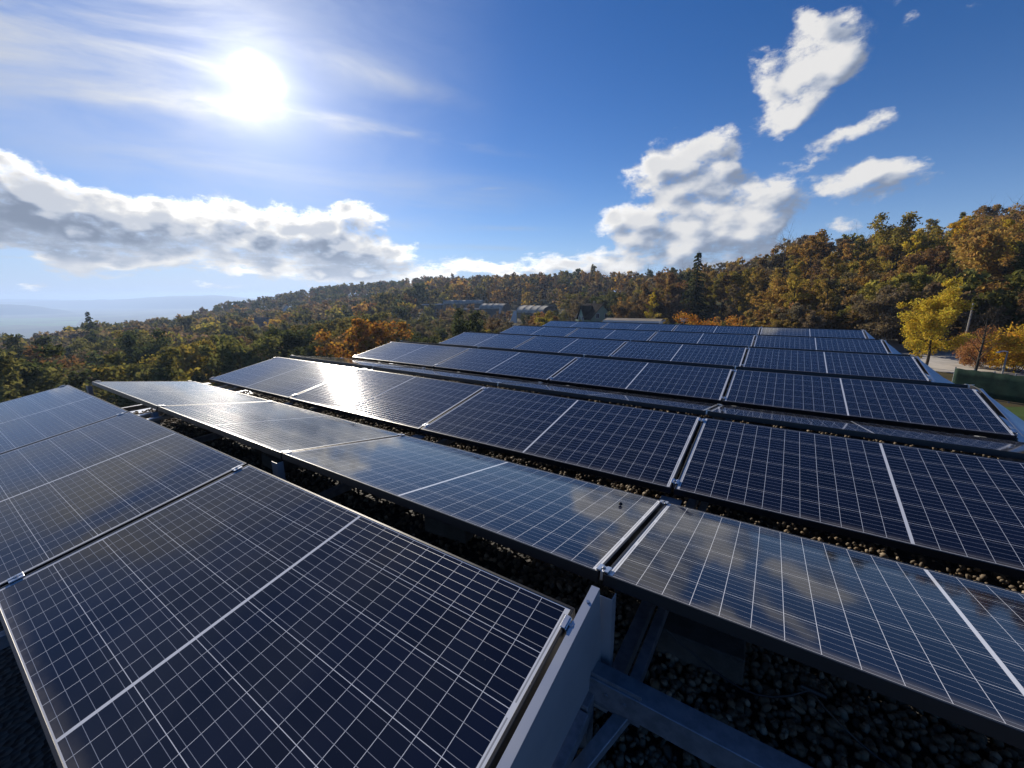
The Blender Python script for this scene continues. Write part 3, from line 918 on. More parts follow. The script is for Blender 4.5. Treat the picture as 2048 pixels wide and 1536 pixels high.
def sheet(name, pts, lift, mat, n=10, kind='structure'):
    """ground-hugging patch: pts is a quad of (x, y)"""
    V, Fc = [], []
    p = [np.array(q, float) for q in pts]
    for i in range(n + 1):
        for j in range(n + 1):
            a, b_ = i / n, j / n
            q = (p[0] * (1 - a) + p[1] * a) * (1 - b_) + (p[3] * (1 - a) + p[2] * a) * b_
            V.append((q[0], q[1], zg(q[0], q[1]) + lift))
    for i in range(n):
        for j in range(n):
            k = i * (n + 1) + j
            Fc.append((k, k + n + 1, k + n + 2, k + 1))
    me = np_mesh(name, V, Fc, True); me.materials.append(mat)
    o = link(name, me)
    if kind: tag(o, kind=kind)
    return o


def gxy(px, py, d):
    q = at_depth(px, py, d); return q[0], q[1]


# far fields and hills
M_FIELD = simple('green_winter_field', (.10, .22, .06), .9, 0, .1, .3, .004)
sheet('field', [gxy(-260, 650, 2080), gxy(150, 650, 2080), gxy(165, 632, 2900), gxy(-260, 632, 2900)], 1.0, M_FIELD, 14)
M_HILL = simple('wooded_hills', (.035, .05, .03), .95, 0, .1, .4, .006)


def hill(name, line, depth, width, base):
    """rounded ridge whose crest passes through points (px, py) at the given depth"""
    V, Fc = [], []
    xs = np.linspace(line[0][0], line[-1][0], 90)
    ys = np.interp(xs, [q[0] for q in line], [q[1] for q in line])
    m_ = 11
    for i, (x, y) in enumerate(zip(xs, ys)):
        top = at_depth(x, y, depth * (1 + .05 * math.sin(x * .011)))
        dirn = unit([*ray(x, 590)[:2], 0])
        for k in range(m_):
            t = -1 + 2 * k / (m_ - 1)
            hgt = math.cos(t * math.pi / 2) ** 1.3
            V.append((*(top[:2] + dirn[:2] * t * width), base + (top[2] - base) * hgt + (rng.normal(0, 2.0) if abs(t) < .9 else 0)))
    n = len(xs)
    for i in range(n - 1):
        for k in range(m_ - 1):
            a = i * m_ + k; Fc.append((a, a + m_, a + m_ + 1, a + 1))
    me = np_mesh(name, V, Fc, True); me.materials.append(M_HILL)
    return tag(link(name, me), kind='structure')


hill('hills', [(-500, 608), (-200, 600), (0, 604), (130, 601), (250, 598), (340, 592), (430, 590), (520, 598), (700, 604), (900, 610)], 5200, 900, -150)
hill('hills', [(-700, 620), (-300, 612), (-60, 606), (60, 611), (120, 619), (170, 628), (230, 634)], 3500, 350, -150)
hill('hills', [(-500, 596), (-100, 598), (100, 599), (300, 602), (500, 606)], 7000, 600, -150)

# gravel yard, lawn strip
M_YARD = simple('pale_gravel_yard', (.52, .49, .44), .95, 0, .2, .35, .8, .5)
M_GRASS = simple('mown_grass', (.07, .11, .03), .95, 0, .1, .4, 1.5, .4)
sheet('gravel_yard', [gxy(1690, 700, 34), gxy(2160, 760, 23), gxy(2130, 655, 42), gxy(1690, 655, 52)], .03, M_YARD, 14)
sheet('lawn', [gxy(1900, 880, 14), gxy(2400, 880, 13), gxy(2400, 780, 19), gxy(1900, 780, 20)], .04, M_GRASS, 8)
sheet('dirt_yard', [gxy(1180, 648, 56), gxy(1500, 648, 58), gxy(1500, 640, 78), gxy(1180, 640, 84)], .03, M_YARD, 8)


# ------------------------------------------------------------------ foliage materials
def leaf_material(name, attr):
    m, nt, out = material(name)
    ge = nt.n('ShaderNodeNewGeometry')
    if attr:
        a = nt.n('ShaderNodeAttribute'); a.attribute_name = 'Col'; base = a.outputs['Color']
    else:
        oi = nt.n('ShaderNodeObjectInfo'); base = oi.outputs['Color']
    hs = nt.n('ShaderNodeHueSaturation')
    nt.link(base, hs.inputs['Color'])
    rnd = ge.outputs['Random Per Island']
    tc = nt.n('ShaderNodeTexCoord')
    cl = nt.noise(tc.outputs['Object'], .55, 3, .6)
    nt.link(nt.m('MULTIPLY_ADD', nt.m('FRACT', nt.m('MULTIPLY', rnd, 17.3)), .05, .475), hs.inputs['Hue'])
    nt.link(nt.m('MULTIPLY', nt.m('MULTIPLY_ADD', rnd, .9, .7), nt.m('MULTIPLY_ADD', cl, .9, .65)), hs.inputs['Value'])
    df = nt.n('ShaderNodeBsdfDiffuse'); nt.link(hs.outputs[0], df.inputs[0])
    tr = nt.n('ShaderNodeBsdfTranslucent')
    nt.link(nt.vm('MULTIPLY', hs.outputs[0], (1.25, 1.1, .7)), tr.inputs[0])
    mx = nt.n('ShaderNodeMixShader'); mx.inputs[0].default_value = .42
    nt.link(df.outputs[0], mx.inputs[1]); nt.link(tr.outputs[0], mx.inputs[2])
    nt.link(mx.outputs[0], out.inputs[0])
    return m


M_LEAF = leaf_material('autumn_leaves', False)
M_LEAFA = leaf_material('autumn_wood_leaves', True)
M_BARK = simple('grey_brown_bark', (.075, .06, .045), .9, 0, .2, .4, 3, .4)


def perp(d):
    a = np.cross(d, (0.2, .3, .93)); a = unit(a) if np.linalg.norm(a) > .05 else np.array([1., 0, 0])
    return a, np.cross(d, a)


def leaves(centers, spread, per, size, flat=.5):
    """(n,4,3) rhombic leaf tufts scattered round clump centres"""
    c = np.repeat(centers, per, 0)
    sp = np.repeat(spread, per)[:, None]
    v = rng.normal(size=c.shape); v /= np.linalg.norm(v, axis=1)[:, None]
    pos = c + v * sp * rng.uniform(.35, 1.0, (len(c), 1)) * np.array([1, 1, .75])
    nrm = rng.normal(size=c.shape) + np.array([0, 0, flat]); nrm /= np.linalg.norm(nrm, axis=1)[:, None]
    a = np.cross(nrm, rng.normal(size=c.shape)); a /= np.linalg.norm(a, axis=1)[:, None] + 1e-9
    b_ = np.cross(nrm, a)
    s = size * rng.uniform(.55, 1.35, (len(c), 1))
    return np.stack([pos + a * s, pos + b_ * s * .62, pos - a * s, pos - b_ * s * .62], 1)


def skeleton(h, rad, style):
    """trunk + limbs; returns tube list and leaf clump centres with spread"""
    tubes, cen, spr = [], [], []
    lean = rng.normal(0, .035, 2)
    top = h * {'oak': .80, 'slim': .97, 'bush': .6, 'bare': .92}[style]
    n = 7
    tr = np.array([(lean[0] * z * (1 + .4 * math.sin(z)) + rng.normal(0, .04), lean[1] * z + rng.normal(0, .04), z) for z in np.linspace(0, top, n)])
    r0 = h * .016 if style != 'slim' else h * .012
    if style != 'bush': tubes.append((tr, np.linspace(r0 * 1.35, r0 * .25, n)))
    nl = {'oak': 15, 'slim': 15, 'bush': 11, 'bare': 17}[style]
    lo = {'oak': .26, 'slim': .34, 'bush': .02, 'bare': .28}[style]
    for i in range(nl):
        f = lo + (1 - lo) * (i + rng.uniform(0, .8)) / nl
        z = f * top
        base = np.array([np.interp(z, tr[:, 2], tr[:, k]) for k in range(3)])
        if style == 'bush': base = np.array([rng.normal(0, .15), rng.normal(0, .15), .0])
        az = i * 2.4 + rng.uniform(-.5, .5)
        t = (f - lo) / (1 - lo)
        if style == 'oak': L = rad * (0.55 + .6 * math.sin(math.pi * min(1, t * .8 + .15))) * rng.uniform(.75, 1.15); el = .25 + .7 * t
        elif style == 'slim': L = rad * (.75 + .5 * math.sin(math.pi * t)) * rng.uniform(.6, 1.2); el = .45 + .5 * t
        elif style == 'bush': L = h * rng.uniform(.55, 1.0); el = rng.uniform(.35, 1.35)
        else: L = rad * rng.uniform(.7, 1.2); el = .5 + .5 * t
        d = np.array([math.cos(az) * math.cos(el), math.sin(az) * math.cos(el), math.sin(el)])
        pts = [base]
        for s in range(3):
            d = unit(d + rng.normal(0, .16, 3) + np.array([0, 0, .10])); pts.append(pts[-1] + d * L / 3)
        pts = np.array(pts)
        rb = r0 * .42 * (1 - .55 * t)
        tubes.append((pts, np.linspace(rb, rb * .25, 4)))
        for s in (1.5, 2.3, 3.0):
            q = np.array([np.interp(s, [0, 1, 2, 3], pts[:, k]) for k in range(3)])
            cen.append(q); spr.append(rng.uniform(.7, 1.25))
        for s in range(2 if style != 'bare' else 4):
            q0 = pts[rng.integers(1, 4)]
            d2 = unit(d + rng.normal(0, .6, 3)); q1 = q0 + d2 * L * rng.uniform(.3, .5)
            tubes.append((np.array([q0, (q0 + q1) / 2 + rng.normal(0, .05, 3), q1]), np.array([rb * .4, rb * .28, rb * .1])))
            cen.append(q1); spr.append(rng.uniform(.55, 1.05))
            if style == 'bare':
                for _ in range(2):
                    d3 = unit(d2 + rng.normal(0, .5, 3)); tubes.append((np.array([q1 - d2 * .3, q1 + d3 * L * .3]), np.array([rb * .16, rb * .05])))
    return tubes, np.array(cen), np.array(spr)


def tree_meshes(style, h, rad, per, size, clump, drop=0.0):
    tubes, cen, spr = skeleton(h, rad, style)
    mb = MB()
    if style == 'bare':
        mb.tube(*tubes[0], 7, cap=False)
        tm = mb.mesh('trunk', 0, True); tm.materials.append(M_BARK)
        mb = MB()
        for p_, r_ in tubes[1:]: mb.tube(p_, r_, 4, cap=False)
        cm = mb.mesh('branches', 0, True); cm.materials.append(M_BARK)
        return tm, cm
    for p_, r_ in tubes: mb.tube(p_, r_, 6 if len(p_) > 4 else 4, cap=False)
    tm = mb.mesh('trunk', 0, True); tm.materials.append(M_BARK)
    keep = rng.uniform(size=len(cen)) > drop
    Q = leaves(cen[keep], spr[keep] * clump, per, size)
    cm = np_mesh('crown', Q.reshape(-1, 3), np.arange(len(Q) * 4).reshape(-1, 4)); cm.materials.append(M_LEAF)
    return tm, cm


def spruce_meshes(h, rad, layers, size):
    mb = MB()
    mb.tube([(0, 0, 0), (.03, .02, h * .5), (0, 0, h)], [h * .017, h * .010, .02], 7, cap=False)
    cen, out_ = [], []
    for i in range(layers):
        t = (i + .5) / layers; z = h * (.08 + .92 * t)
        L0 = rad * (1 - t) ** .85 * rng.uniform(.85, 1.1) + .12
        nb = max(5, int(11 * (1 - t) + 4))
        zi = z
        for k in range(nb):
            az = 2 * math.pi * (k + rng.uniform(-.3, .3)) / nb + i * .7
            L = L0 * rng.uniform(.55, 1.2)
            z = zi + rng.uniform(-.6, .6) * h / layers
            dirn = np.array([math.cos(az), math.sin(az), 0])
            e = np.array([0, 0, z]) + dirn * L + np.array([0, 0, -.28 * L + .1])
            if L > .8: mb.tube([(0, 0, z), (np.array([0, 0, z]) + e) / 2 + (0, 0, .08), e], [.03, .02, .006], 4, cap=False)
            m_ = max(3, int(L / size * 1.5))
            for q in range(m_):
                s = (q + rng.uniform(.2, 1)) / m_
                p0 = np.array([0, 0, z]) + dirn * L * s + np.array([0, 0, -.28 * L * s * s + .06])
                for sd in (-1, 1):
                    sdv = np.array([-dirn[1], dirn[0], 0]) * sd
                    w = size * rng.uniform(.7, 1.3) * (1.15 - .6 * s)
                    tip = p0 + sdv * w * 1.2 + dirn * w * .6 + np.array([0, 0, -w * rng.uniform(.15, .6)])
                    out_.append([p0, p0 + dirn * w * .55, tip, p0 + sdv * w * .5 - dirn * w * .2])
                out_.append([p0 + (0, 0, .02), p0 + dirn * size * .5, p0 + dirn * size * .7 + np.array([0, 0, -size * .9]), p0 - dirn * size * .2 + np.array([0, 0, -size * .5])])
    tm = mb.mesh('trunk', 0, True); tm.materials.append(M_BARK)
    Q = np.array(out_)
    cm = np_mesh('crown', Q.reshape(-1, 3), np.arange(len(Q) * 4).reshape(-1, 4)); cm.materials.append(M_LEAF)
    return tm, cm


OAKS = [tree_meshes('oak', 11, 3.7, 115, .19, 1.12) for _ in range(4)]
SLIMS = [tree_meshes('slim', 15, 1.9, 62, .17, .70, .30) for _ in range(5)]
BUSHES = [tree_meshes('bush', 4, 2.2, 60, .16, .62) for _ in range(3)]
BARES = [tree_meshes('bare', 9, 2.4, 0, 0, 0) for _ in range(2)]
SPRUCES = [spruce_meshes(16, 3.4, 26, .42), spruce_meshes(14, 2.9, 22, .42)]
FINE = [tree_meshes('oak', 6.5, 2.5, 210, .085, .72) for _ in range(2)]
BIGOAK = [tree_meshes('oak', 13, 5.2, 190, .12, .95, .25)]
FINEBUSH = [tree_meshes('bush', 4, 2.0, 260, .085, .95)]

PAL = {
    'olive green': (.112, .112, .046), 'dark green': (.052, .066, .032), 'rust brown': (.150, .102, .055), 'orange': (.36, .180, .045),
    'yellow': (.42, .31, .045), 'salmon': (.27, .145, .075), 'gold green': (.46, .345, .05), 'golden brown': (.25, .175, .06), 'deep red': (.19, .045, .042), 'grey brown': (.135, .112, .080), 'yellow green': (.22, .19, .05),
}


def jitter(c, s=.16):
    k = rng.uniform(1 - s, 1 + s); return (c[0] * k * rng.uniform(.9, 1.1), c[1] * k, c[2] * k * rng.uniform(.9, 1.1), 1)


def plant(name, meshes, x, y, scale, colour, label, cat, grp=None, parts=True, z=None, sz=None):
    tm, cm = meshes
    z = zg(x, y) - .1 if z is None else z
    root = empty(name, (x, y, z), (0, 0, rng.uniform(0, 6.28)), (scale, scale, scale * (sz or rng.uniform(.92, 1.1))))
    tag(root, label, cat, grp)
    link('trunk', tm, root)
    if cm:
        c = link('branches' if cm.name.startswith('branches') else 'crown', cm, root); c.color = jitter(PAL[colour])
    return root


TAKEN = []


def free(x, y, r):
    for a, b_, q in TAKEN:
        if (a - x) ** 2 + (b_ - y) ** 2 < (max(r, q) * .8) ** 2: return False
    return True


# buildings among the trees keep their places free
def keep(px, py, d, r):
    x, y = gxy(px, py, d); TAKEN.append((x, y, r))


# single trees one can point to -------------------------------------------------
def single(px, d, h, kind, colour, label, cat='tree', name='tree', z=None):
    x, y = gxy(px, 600, d)
    hs = {'oak': (OAKS, 11.5), 'bigoak': (BIGOAK, 13.5), 'fine': (FINE, 7.2), 'finebush': (FINEBUSH, 4.3), 'spruce': (SPRUCES, 16), 'bush': (BUSHES, 4.3), 'bare': (BARES, 9.5), 'slim': (SLIMS, 15.5)}[kind]
    TAKEN.append((x, y, h * .28))
    return plant(name, hs[0][rng.integers(len(hs[0]))], x, y, h / hs[1], colour, label, cat, None, True, z, 1.0)


single(1882, 29, 5.7, 'fine', 'gold green', 'round yellow tree beside the right ends of the far panel rows', name='yellow_tree')
single(1985, 24, 4.6, 'bare', 'rust brown', 'small leafless tree standing in front of the green mesh fence', name='bare_tree')
single(1390, 84, 19.5, 'spruce', 'dark green', 'tall dark spruce standing above the far panel rows, tallest of the middle', name='spruce_tree')
single(1318, 92, 9.5, 'spruce', 'dark green', 'shorter dark spruce just left of the tall spruce', name='spruce_tree')
single(168, 135, 20.5, 'spruce', 'dark green', 'lone dark spruce rising above the wood against the far valley', name='spruce_tree')
single(868, 100, 9.5, 'spruce', 'dark green', 'dark spruce in front of the arched sheds', name='spruce_tree')
single(478, 240, 16, 'spruce', 'dark green', 'slender dark spruce in the middle of the left wood', name='spruce_tree')
single(1440, 40, 4.3, 'finebush', 'orange', 'bright orange bush behind the farthest panel row', 'shrub', 'orange_shrub')
single(728, 128, 12.0, 'oak', 'deep red', 'crimson tree in the wood left of the arched sheds', name='red_tree')
single(545, 170, 10.5, 'oak', 'yellow', 'yellow leaved tree high in the left wood', name='yellow_tree')
single(382, 120, 11.5, 'oak', 'orange', 'orange brown round tree in the left wood', name='orange_tree')
single(1078, 92, 6.4, 'oak', 'rust brown', 'rust red tree between the white tarpaulin and the green house', name='rust_tree')
single(1680, 58, 7.5, 'oak', 'olive green', 'green bushy tree below the right hillside, left of the thin pole', name='green_tree')
single(1992, 29, 2.8, 'finebush', 'salmon', 'salmon orange small tree behind the gravel yard', name='orange_tree')
single(2070, 27, 3.5, 'finebush', 'yellow', 'yellow orange tree at the right edge behind the gravel yard', name='yellow_tree')
single(1750, 54, 4.2, 'bush', 'deep red', 'dark red bush at the foot of the right hillside', 'shrub', 'red_shrub')
single(1500, 66, 5.5, 'bare', 'rust brown', 'grey leafless shrub right of the orange bush', 'shrub', 'bare_shrub')
single(1640, 60, 5.0, 'bare', 'rust brown', 'grey twiggy leafless shrub below the right wood', 'shrub', 'bare_shrub')
single(1310, 70, 5.0, 'bush', 'yellow green', 'yellow green bush behind the low shed', 'shrub', 'yellow_shrub')
single(1170, 84, 3.6, 'bush', 'rust brown', 'low rust coloured bush in front of the green house', 'shrub', 'rust_shrub')
big = single(2055, 46, 11.5, 'bigoak', 'golden brown', 'big spreading brown oak at the right edge', name='oak_tree')
single(1940, 64, 12.5, 'bigoak', 'golden brown', 'broad golden brown oak left of the big spreading oak', name='oak_tree')
for (px, d, r_) in ((1190, 108, 8), (1080, 150, 13), (1000, 160, 9), (930, 190, 12), (1030, 118, 4), (572, 290, 7), (1270, 66, 6), (1100, 140, 9), (870, 200, 9)):
    keep(px, 620, d, r_)

# ------------------------------------------------------------------ buildings and other things beyond the roof
def camrot(px, py, turn):
    """rotation about z that turns local +x towards the camera, then by turn degrees"""
    d = ray(px, py)
    return math.atan2(-d[1], -d[0]) + math.radians(turn)


M_GREEN = simple('pale_green_render', (.45, .54, .38), .9, 0, .2, .12, .8)
M_TILE = simple('dark_brown_tiles', (.022, .018, .017), .95, 0, .03, .4, 2.0, .3)
M_WHITE = simple('white_paint', (.72, .72, .70), .6, 0, .3, .1, 2)
M_GLASSW = simple('window_glass', (.03, .035, .04), .12, 0, .6, .2, 1)
M_SHED = simple('weathered_plastic_cover', (.46, .43, .36), .7, 0, .15, .4, .7, .1)
M_SLAB = simple('bitumen_roofing', (.13, .12, .11), .95, 0, .03, .4, .5)
M_GREYW = simple('grey_block_wall', (.20, .18, .15), .9, 0, .2, .3, .6)
M_TAN = simple('tan_sheet_roof', (.30, .25, .18), .7, 0, .3, .4, .8)
M_POLE = simple('weathered_pole', (.30, .29, .27), .8, 0, .2, .3, 2)
M_MESH = simple('green_screen_mesh', (.018, .046, .030), .85, 0, .2, .5, 2.5, .3)


def window(mb_f, mb_g, c, ex, n_, w, h):
    """frame and glass boxes for a window centred at c; ex is along the wall, n_ points out"""
    c = np.array(c, float); ex = np.array(ex, float); n_ = np.array(n_, float); u = np.array([0, 0, 1.])
    for s in (-1, 1):
        mb_f.prism([c + ex * (s * w / 2 - .06) - u * h / 2, c + ex * (s * w / 2 + .06) - u * h / 2, c + ex * (s * w / 2 + .06) + u * h / 2, c + ex * (s * w / 2 - .06) + u * h / 2], n_ * .07)
        mb_f.prism([c - ex * (w / 2 - .061) + u * (s * h / 2 - .06), c + ex * (w / 2 - .061) + u * (s * h / 2 - .06), c + ex * (w / 2 - .061) + u * (s * h / 2 + .06), c - ex * (w / 2 - .061) + u * (s * h / 2 + .06)], n_ * .066)
    mb_f.prism([c - ex * .03 - u * (h / 2 - .06), c + ex * .03 - u * (h / 2 - .06), c + ex * .03 + u * (h / 2 - .06), c - ex * .03 + u * (h / 2 - .06)], n_ * .06)
    mb_g.prism([c - ex * w / 2 - u * h / 2, c + ex * w / 2 - u * h / 2, c + ex * w / 2 + u * h / 2, c - ex * w / 2 + u * h / 2], n_ * .03)


def gable_house(name, px, d, L, W, eave, ridge, turn, wall_m, roof_m, label, cross=True, wins=True):
    x, y = gxy(px, 620, d)
    root = tag(empty(name, (x, y, zg(x, y) - .3), (0, 0, camrot(px, 620, turn))), label, 'house')
    a, b_ = L / 2, W / 2
    mb = MB()
    mb.prism([(-a, -b_, -1.5), (-a, b_, -1.5), (-a, b_, eave), (-a, 0, ridge), (-a, -b_, eave)], (L, 0, 0))
    if cross:
        cw = W * .24; cz_ = ridge - .5
        mb.prism([(-cw, -b_ - .5, .3), (cw, -b_ - .5, .3), (cw, -b_ - .5, eave + .2), (0, -b_ - .5, cz_ - .1), (-cw, -b_ - .5, eave + .2)], (0, b_ + .4, 0))
    mb.build('wall', wall_m, root)
    mb = MB(); t = .16; o = .45; sl = (ridge - eave) / b_
    for s in (-1, 1):
        mb.prism([(-a - o, 0, ridge + .02), (-a - o, s * (b_ + o), eave - o * sl + .02), (-a - o, s * (b_ + o), eave - o * sl + .02 + t), (-a - o, 0, ridge + .02 + t)], (L + 2 * o, 0, 0))
    rf = mb.build('roof', roof_m, root)
    if cross:
        mb = MB(); sc_ = (cz_ - eave) / cw
        for s in (-1, 1):
            mb.prism([(0, -b_ - .9, cz_), (s * (cw + .35), -b_ - .9, eave + .15 - .35 * sc_), (s * (cw + .35), -b_ - .9, eave + .30 - .35 * sc_), (0, -b_ - .9, cz_ + .15)], (0, b_ + .3, 0))
        mb.build('cross_gable', roof_m, rf)
        mb = MB(); mb.box((-.9, .3, ridge - .4), (-.4, .8, ridge + .75)); mb.build('chimney', M_GREYW, rf)
    if wins:
        spots = [((a + .002, -1.35, eave + .55), (0, 1, 0), (1, 0, 0), .95, 1.15), ((a + .002, 1.25, eave + .55), (0, 1, 0), (1, 0, 0), .95, 1.15),
                 ((a + .002, -1.5, 1.9), (0, 1, 0), (1, 0, 0), 1.2, 1.3), ((a + .002, 1.5, 1.9), (0, 1, 0), (1, 0, 0), 1.2, 1.3)]
        if cross: spots += [((-.75, -b_ - .502, eave - .3), (1, 0, 0), (0, -1, 0), .75, 1.3), ((.75, -b_ - .502, eave - .3), (1, 0, 0), (0, -1, 0), .75, 1.3)]
        for c, ex, n_, w, h in spots:
            f_, g_ = MB(), MB(); window(f_, g_, c, ex, n_, w, h)
            wo_ = f_.build('window', M_WHITE, root); g_.build('pane', M_GLASSW, wo_)
    return root


gable_house('green_house', 1188, 108, 7.6, 6.6, 4.9, 8.3, 33, M_GREEN, M_TILE, 'pale green house with a dark gabled roof behind the farthest panel row')
gable_house('small_house', 572, 285, 8, 6.5, 9.5, 13.5, 10, M_WHITE, M_TILE, 'small white gabled house half hidden high in the left wood', False, False)
gable_house('small_house', 523, 215, 8, 7, 7.5, 11.0, 60, M_GREYW, M_SLAB, 'grey roofed house half hidden in the middle of the left wood', False, False)


def arch_shed(px, py_top, d, L, W, turn, hoops, label, sag=.035):
    x, y = gxy(px, 610, d)
    zt_ = at_depth(px, py_top, d)[2]
    z0 = zg(x, y) - .3
    H = zt_ - z0
    root = tag(empty('arched_shed', (x, y, z0), (0, 0, camrot(px, 610, turn))), label, 'shed', 'old arched sheds in front of the wood')
    arch = W * .28
    V, Fc = [], []
    na, nl = 15, hoops * 4 + 1
    for i in range(nl):
        X = -L / 2 + L * i / (nl - 1)
        k = 1 - sag * math.sin(math.pi * ((i % 4) / 4)) if 0 < i < nl - 1 else 1
        for j in range(na):
            a = math.pi * j / (na - 1)
            V.append((X, -math.cos(a) * (W / 2 + .15), H - arch + math.sin(a) * arch * k + rng.normal(0, .03)))
    for i in range(nl - 1):
        for j in range(na - 1):
            k = i * na + j; Fc.append((k, k + 1, k + na + 1, k + na))
    n0 = len(V); V += [(p_[0], p_[1] * .97, p_[2] - .08) for p_ in V]; Fc += [tuple(q + n0 for q in reversed(f)) for f in Fc]
    me = bpy.data.meshes.new('roof'); me.from_pydata(V, [], Fc); me.materials.append(M_SHED)
    for f in me.polygons: f.use_smooth = True
    rf = link('roof', me, root)
    mb = MB()
    for s in (-1, 1):
        poly = [(s * (L / 2 - .2), -W / 2, -2)] + [(s * (L / 2 - .2), -math.cos(a) * W / 2, H - arch - .1 + math.sin(a) * (arch - .05)) for a in np.linspace(0, math.pi, 13)] + [(s * (L / 2 - .2), W / 2, -2)]
        mb.prism(poly, (-s * .12, 0, 0))
    mb.box((-L / 2 + .35, -W / 2, -2), (L / 2 - .35, -W / 2 + .12, H - arch)); mb.box((-L / 2 + .35, W / 2 - .12, -2), (L / 2 - .35, W / 2, H - arch))
    mb.build('wall', M_GREYW, root)
    mb = MB()
    for i in range(hoops + 1):
        X = -L / 2 + L * i / hoops
        mb.tube([(X, -math.cos(a) * (W / 2 + .18), H - arch + math.sin(a) * (arch + .04)) for a in np.linspace(0, math.pi, 13)], .06, 5)
    mb.build('hoop', M_POLE, rf)
    return root


arch_shed(1074, 611, 150, 13, 9, 50, 4, 'broad arched shed with pale ribbed roof nearest the green house')
arch_shed(990, 607, 168, 11, 7, 62, 4, 'middle arched shed with a scalloped pale roof left of the broad one')
arch_shed(928, 600, 205, 20, 6, 80, 7, 'long low greenish arched shed farthest left of the sheds')


def flat_shed(px, d, L, W, ztop_py, turn, roof_m, label, hgt=3.0):
    x, y = gxy(px, 610, d)
    z1 = at_depth(px, ztop_py, d)[2]; z0 = zg(x, y) - .5
    root = tag(empty('flat_shed', (x, y, z0), (0, 0, camrot(px, 610, turn))), label, 'shed')
    H = z1 - z0
    mb = MB(); mb.box((-L / 2 + .3, -W / 2 + .3, -2), (L / 2 - .3, W / 2 - .3, H - .25)); mb.build('wall', M_GREYW, root)
    mb = MB(); mb.prism([(-L / 2, -W / 2, H - .24), (-L / 2, W / 2, H - .24), (-L / 2, W / 2, H - .02), (-L / 2, 0, H + .25), (-L / 2, -W / 2, H - .02)], (L, 0, 0)); mb.build('roof', roof_m, root)
    mb = MB(); mb.box((-L / 2 - .05, -W / 2 - .06, H - .3), (L / 2 + .05, -W / 2 - .002, H + .02)); mb.box((L / 2 + .002, -W / 2, H - .3), (L / 2 + .06, W / 2, H + .0)); mb.build('fascia', M_WHITE, root)
    return root


flat_shed(866, 190, 9, 5, 608, 75, M_SLAB, 'flat roofed shed with a white edge at the far left of the arched sheds')
flat_shed(960, 175, 16, 4, 617, 82, M_SLAB, 'long dark flat roofed shed in front of the arched sheds')
flat_shed(1270, 70, 9.5, 5, 640, 78, M_TAN, 'low tan roofed shed just behind the farthest panel row')
# white tarpaulin hung on a leaning pole
x, y = gxy(1028, 630, 116); z0 = zg(x, y)
tp = tag(empty('tarpaulin', (x, y, z0), (0, 0, camrot(1028, 630, 90))), 'white triangular tarpaulin standing before the arched sheds', 'tarpaulin')
zt1 = at_depth(1028, 621, 116)[2] - z0; zb1 = at_depth(1028, 646, 116)[2] - z0
mb = MB()
mb.prism([(-.1, 0, zt1), (.75, .1, zt1 - .2), (.8, .25, zb1), (-1.3, 0, zb1 - .2), (-.7, -.15, (zt1 + zb1) / 2 - .3)], (.02, .06, 0)); mb.build('sheet', M_WHITE, tp)
mb = MB(); mb.tube([(.86, .1, -.5), (.8, .1, zt1 + .3)], .05, 6); mb.build('pole', M_POLE, tp)
x, y = gxy(994, 620, 135); z0 = zg(x, y)
bo = tag(empty('board', (x, y, z0), (0, .2, camrot(994, 620, 70))), 'white leaning board between the middle arched shed and the tarpaulin', 'board')
zb = at_depth(994, 621, 135)[2] - z0
mb = MB(); mb.box((-.05, -.9, zb - .9), (.05, .9, zb + .9)); mb.build('panel', M_WHITE, bo)
mb = MB(); mb.bar((-.1, -.8, -.4), (-.1, -.8, zb - .2), .1, .1); mb.bar((-.1, .8, -.4), (-.1, .8, zb - .2), .1, .1); mb.build('post', M_POLE, bo)
# white box and board behind the last row
for (px, py, d, w, h, turn, lab) in ((1369, 640, 62, 1.1, .45, 15, 'small white board on a post right of the low tan shed'), (1323, 646, 60, .55, .4, 40, 'small tilted white box at the right corner of the low tan shed')):
    x, y = gxy(px, 630, d); z0 = zg(x, y); zc = at_depth(px, py, d)[2] - z0
    r_ = tag(empty('white_board', (x, y, z0), (0, 0, camrot(px, 630, turn))), lab, 'board')
    mb = MB(); mb.box((-.06, -w / 2, zc - h / 2), (.06, w / 2, zc + h / 2)); mb.build('panel', M_WHITE, r_, .01)
    mb = MB(); mb.tube([(-.1, 0, -.3), (-.1, 0, zc)], .04, 6); mb.build('post', M_POLE, r_)


def pole(px, py, d, ptop, rad, label, arm=False):
    x, y = gxy(px, py, d); z0 = zg(x, y)
    zt_ = at_depth(px, ptop, d)[2] - z0
    r_ = tag(empty('pole', (x, y, z0)), label, 'pole')
    mb = MB(); mb.tube([(0, 0, -.4), (0, 0, zt_ * .5), (0, 0, zt_)], [rad, rad * .9, rad * .75], 8); mb.build('shaft', M_POLE, r_)
    if arm:
        dd = -CR
        mb = MB(); mb.tube([(0, 0, zt_ - .02), (dd[0] * .3, dd[1] * .3, zt_ + .02), (dd[0] * .62, dd[1] * .62, zt_ - .02)], .03, 6); mb.build('arm', M_WHITE, r_)
        mb = MB(); mb.prism([(dd[0] * .6 - .08, dd[1] * .6 - .05, zt_ - .08), (dd[0] * .6 + .08, dd[1] * .6 - .05, zt_ - .08), (dd[0] * .6 + .08, dd[1] * .6 + .05, zt_ - .08), (dd[0] * .6 - .08, dd[1] * .6 + .05, zt_ - .08)], (0, 0, .05)); mb.build('lamp_head', M_WHITE, r_)
    return r_


pole(1938, 645, 31, 605, .07, 'grey leaning-looking utility pole between the yellow tree and the salmon tree')
pole(1706, 635, 55, 608, .06, 'thin grey pole at the foot of the right hillside')
pole(2010, 725, 26, 702, .05, 'short dark post with a small arm on the gravel yard', True)
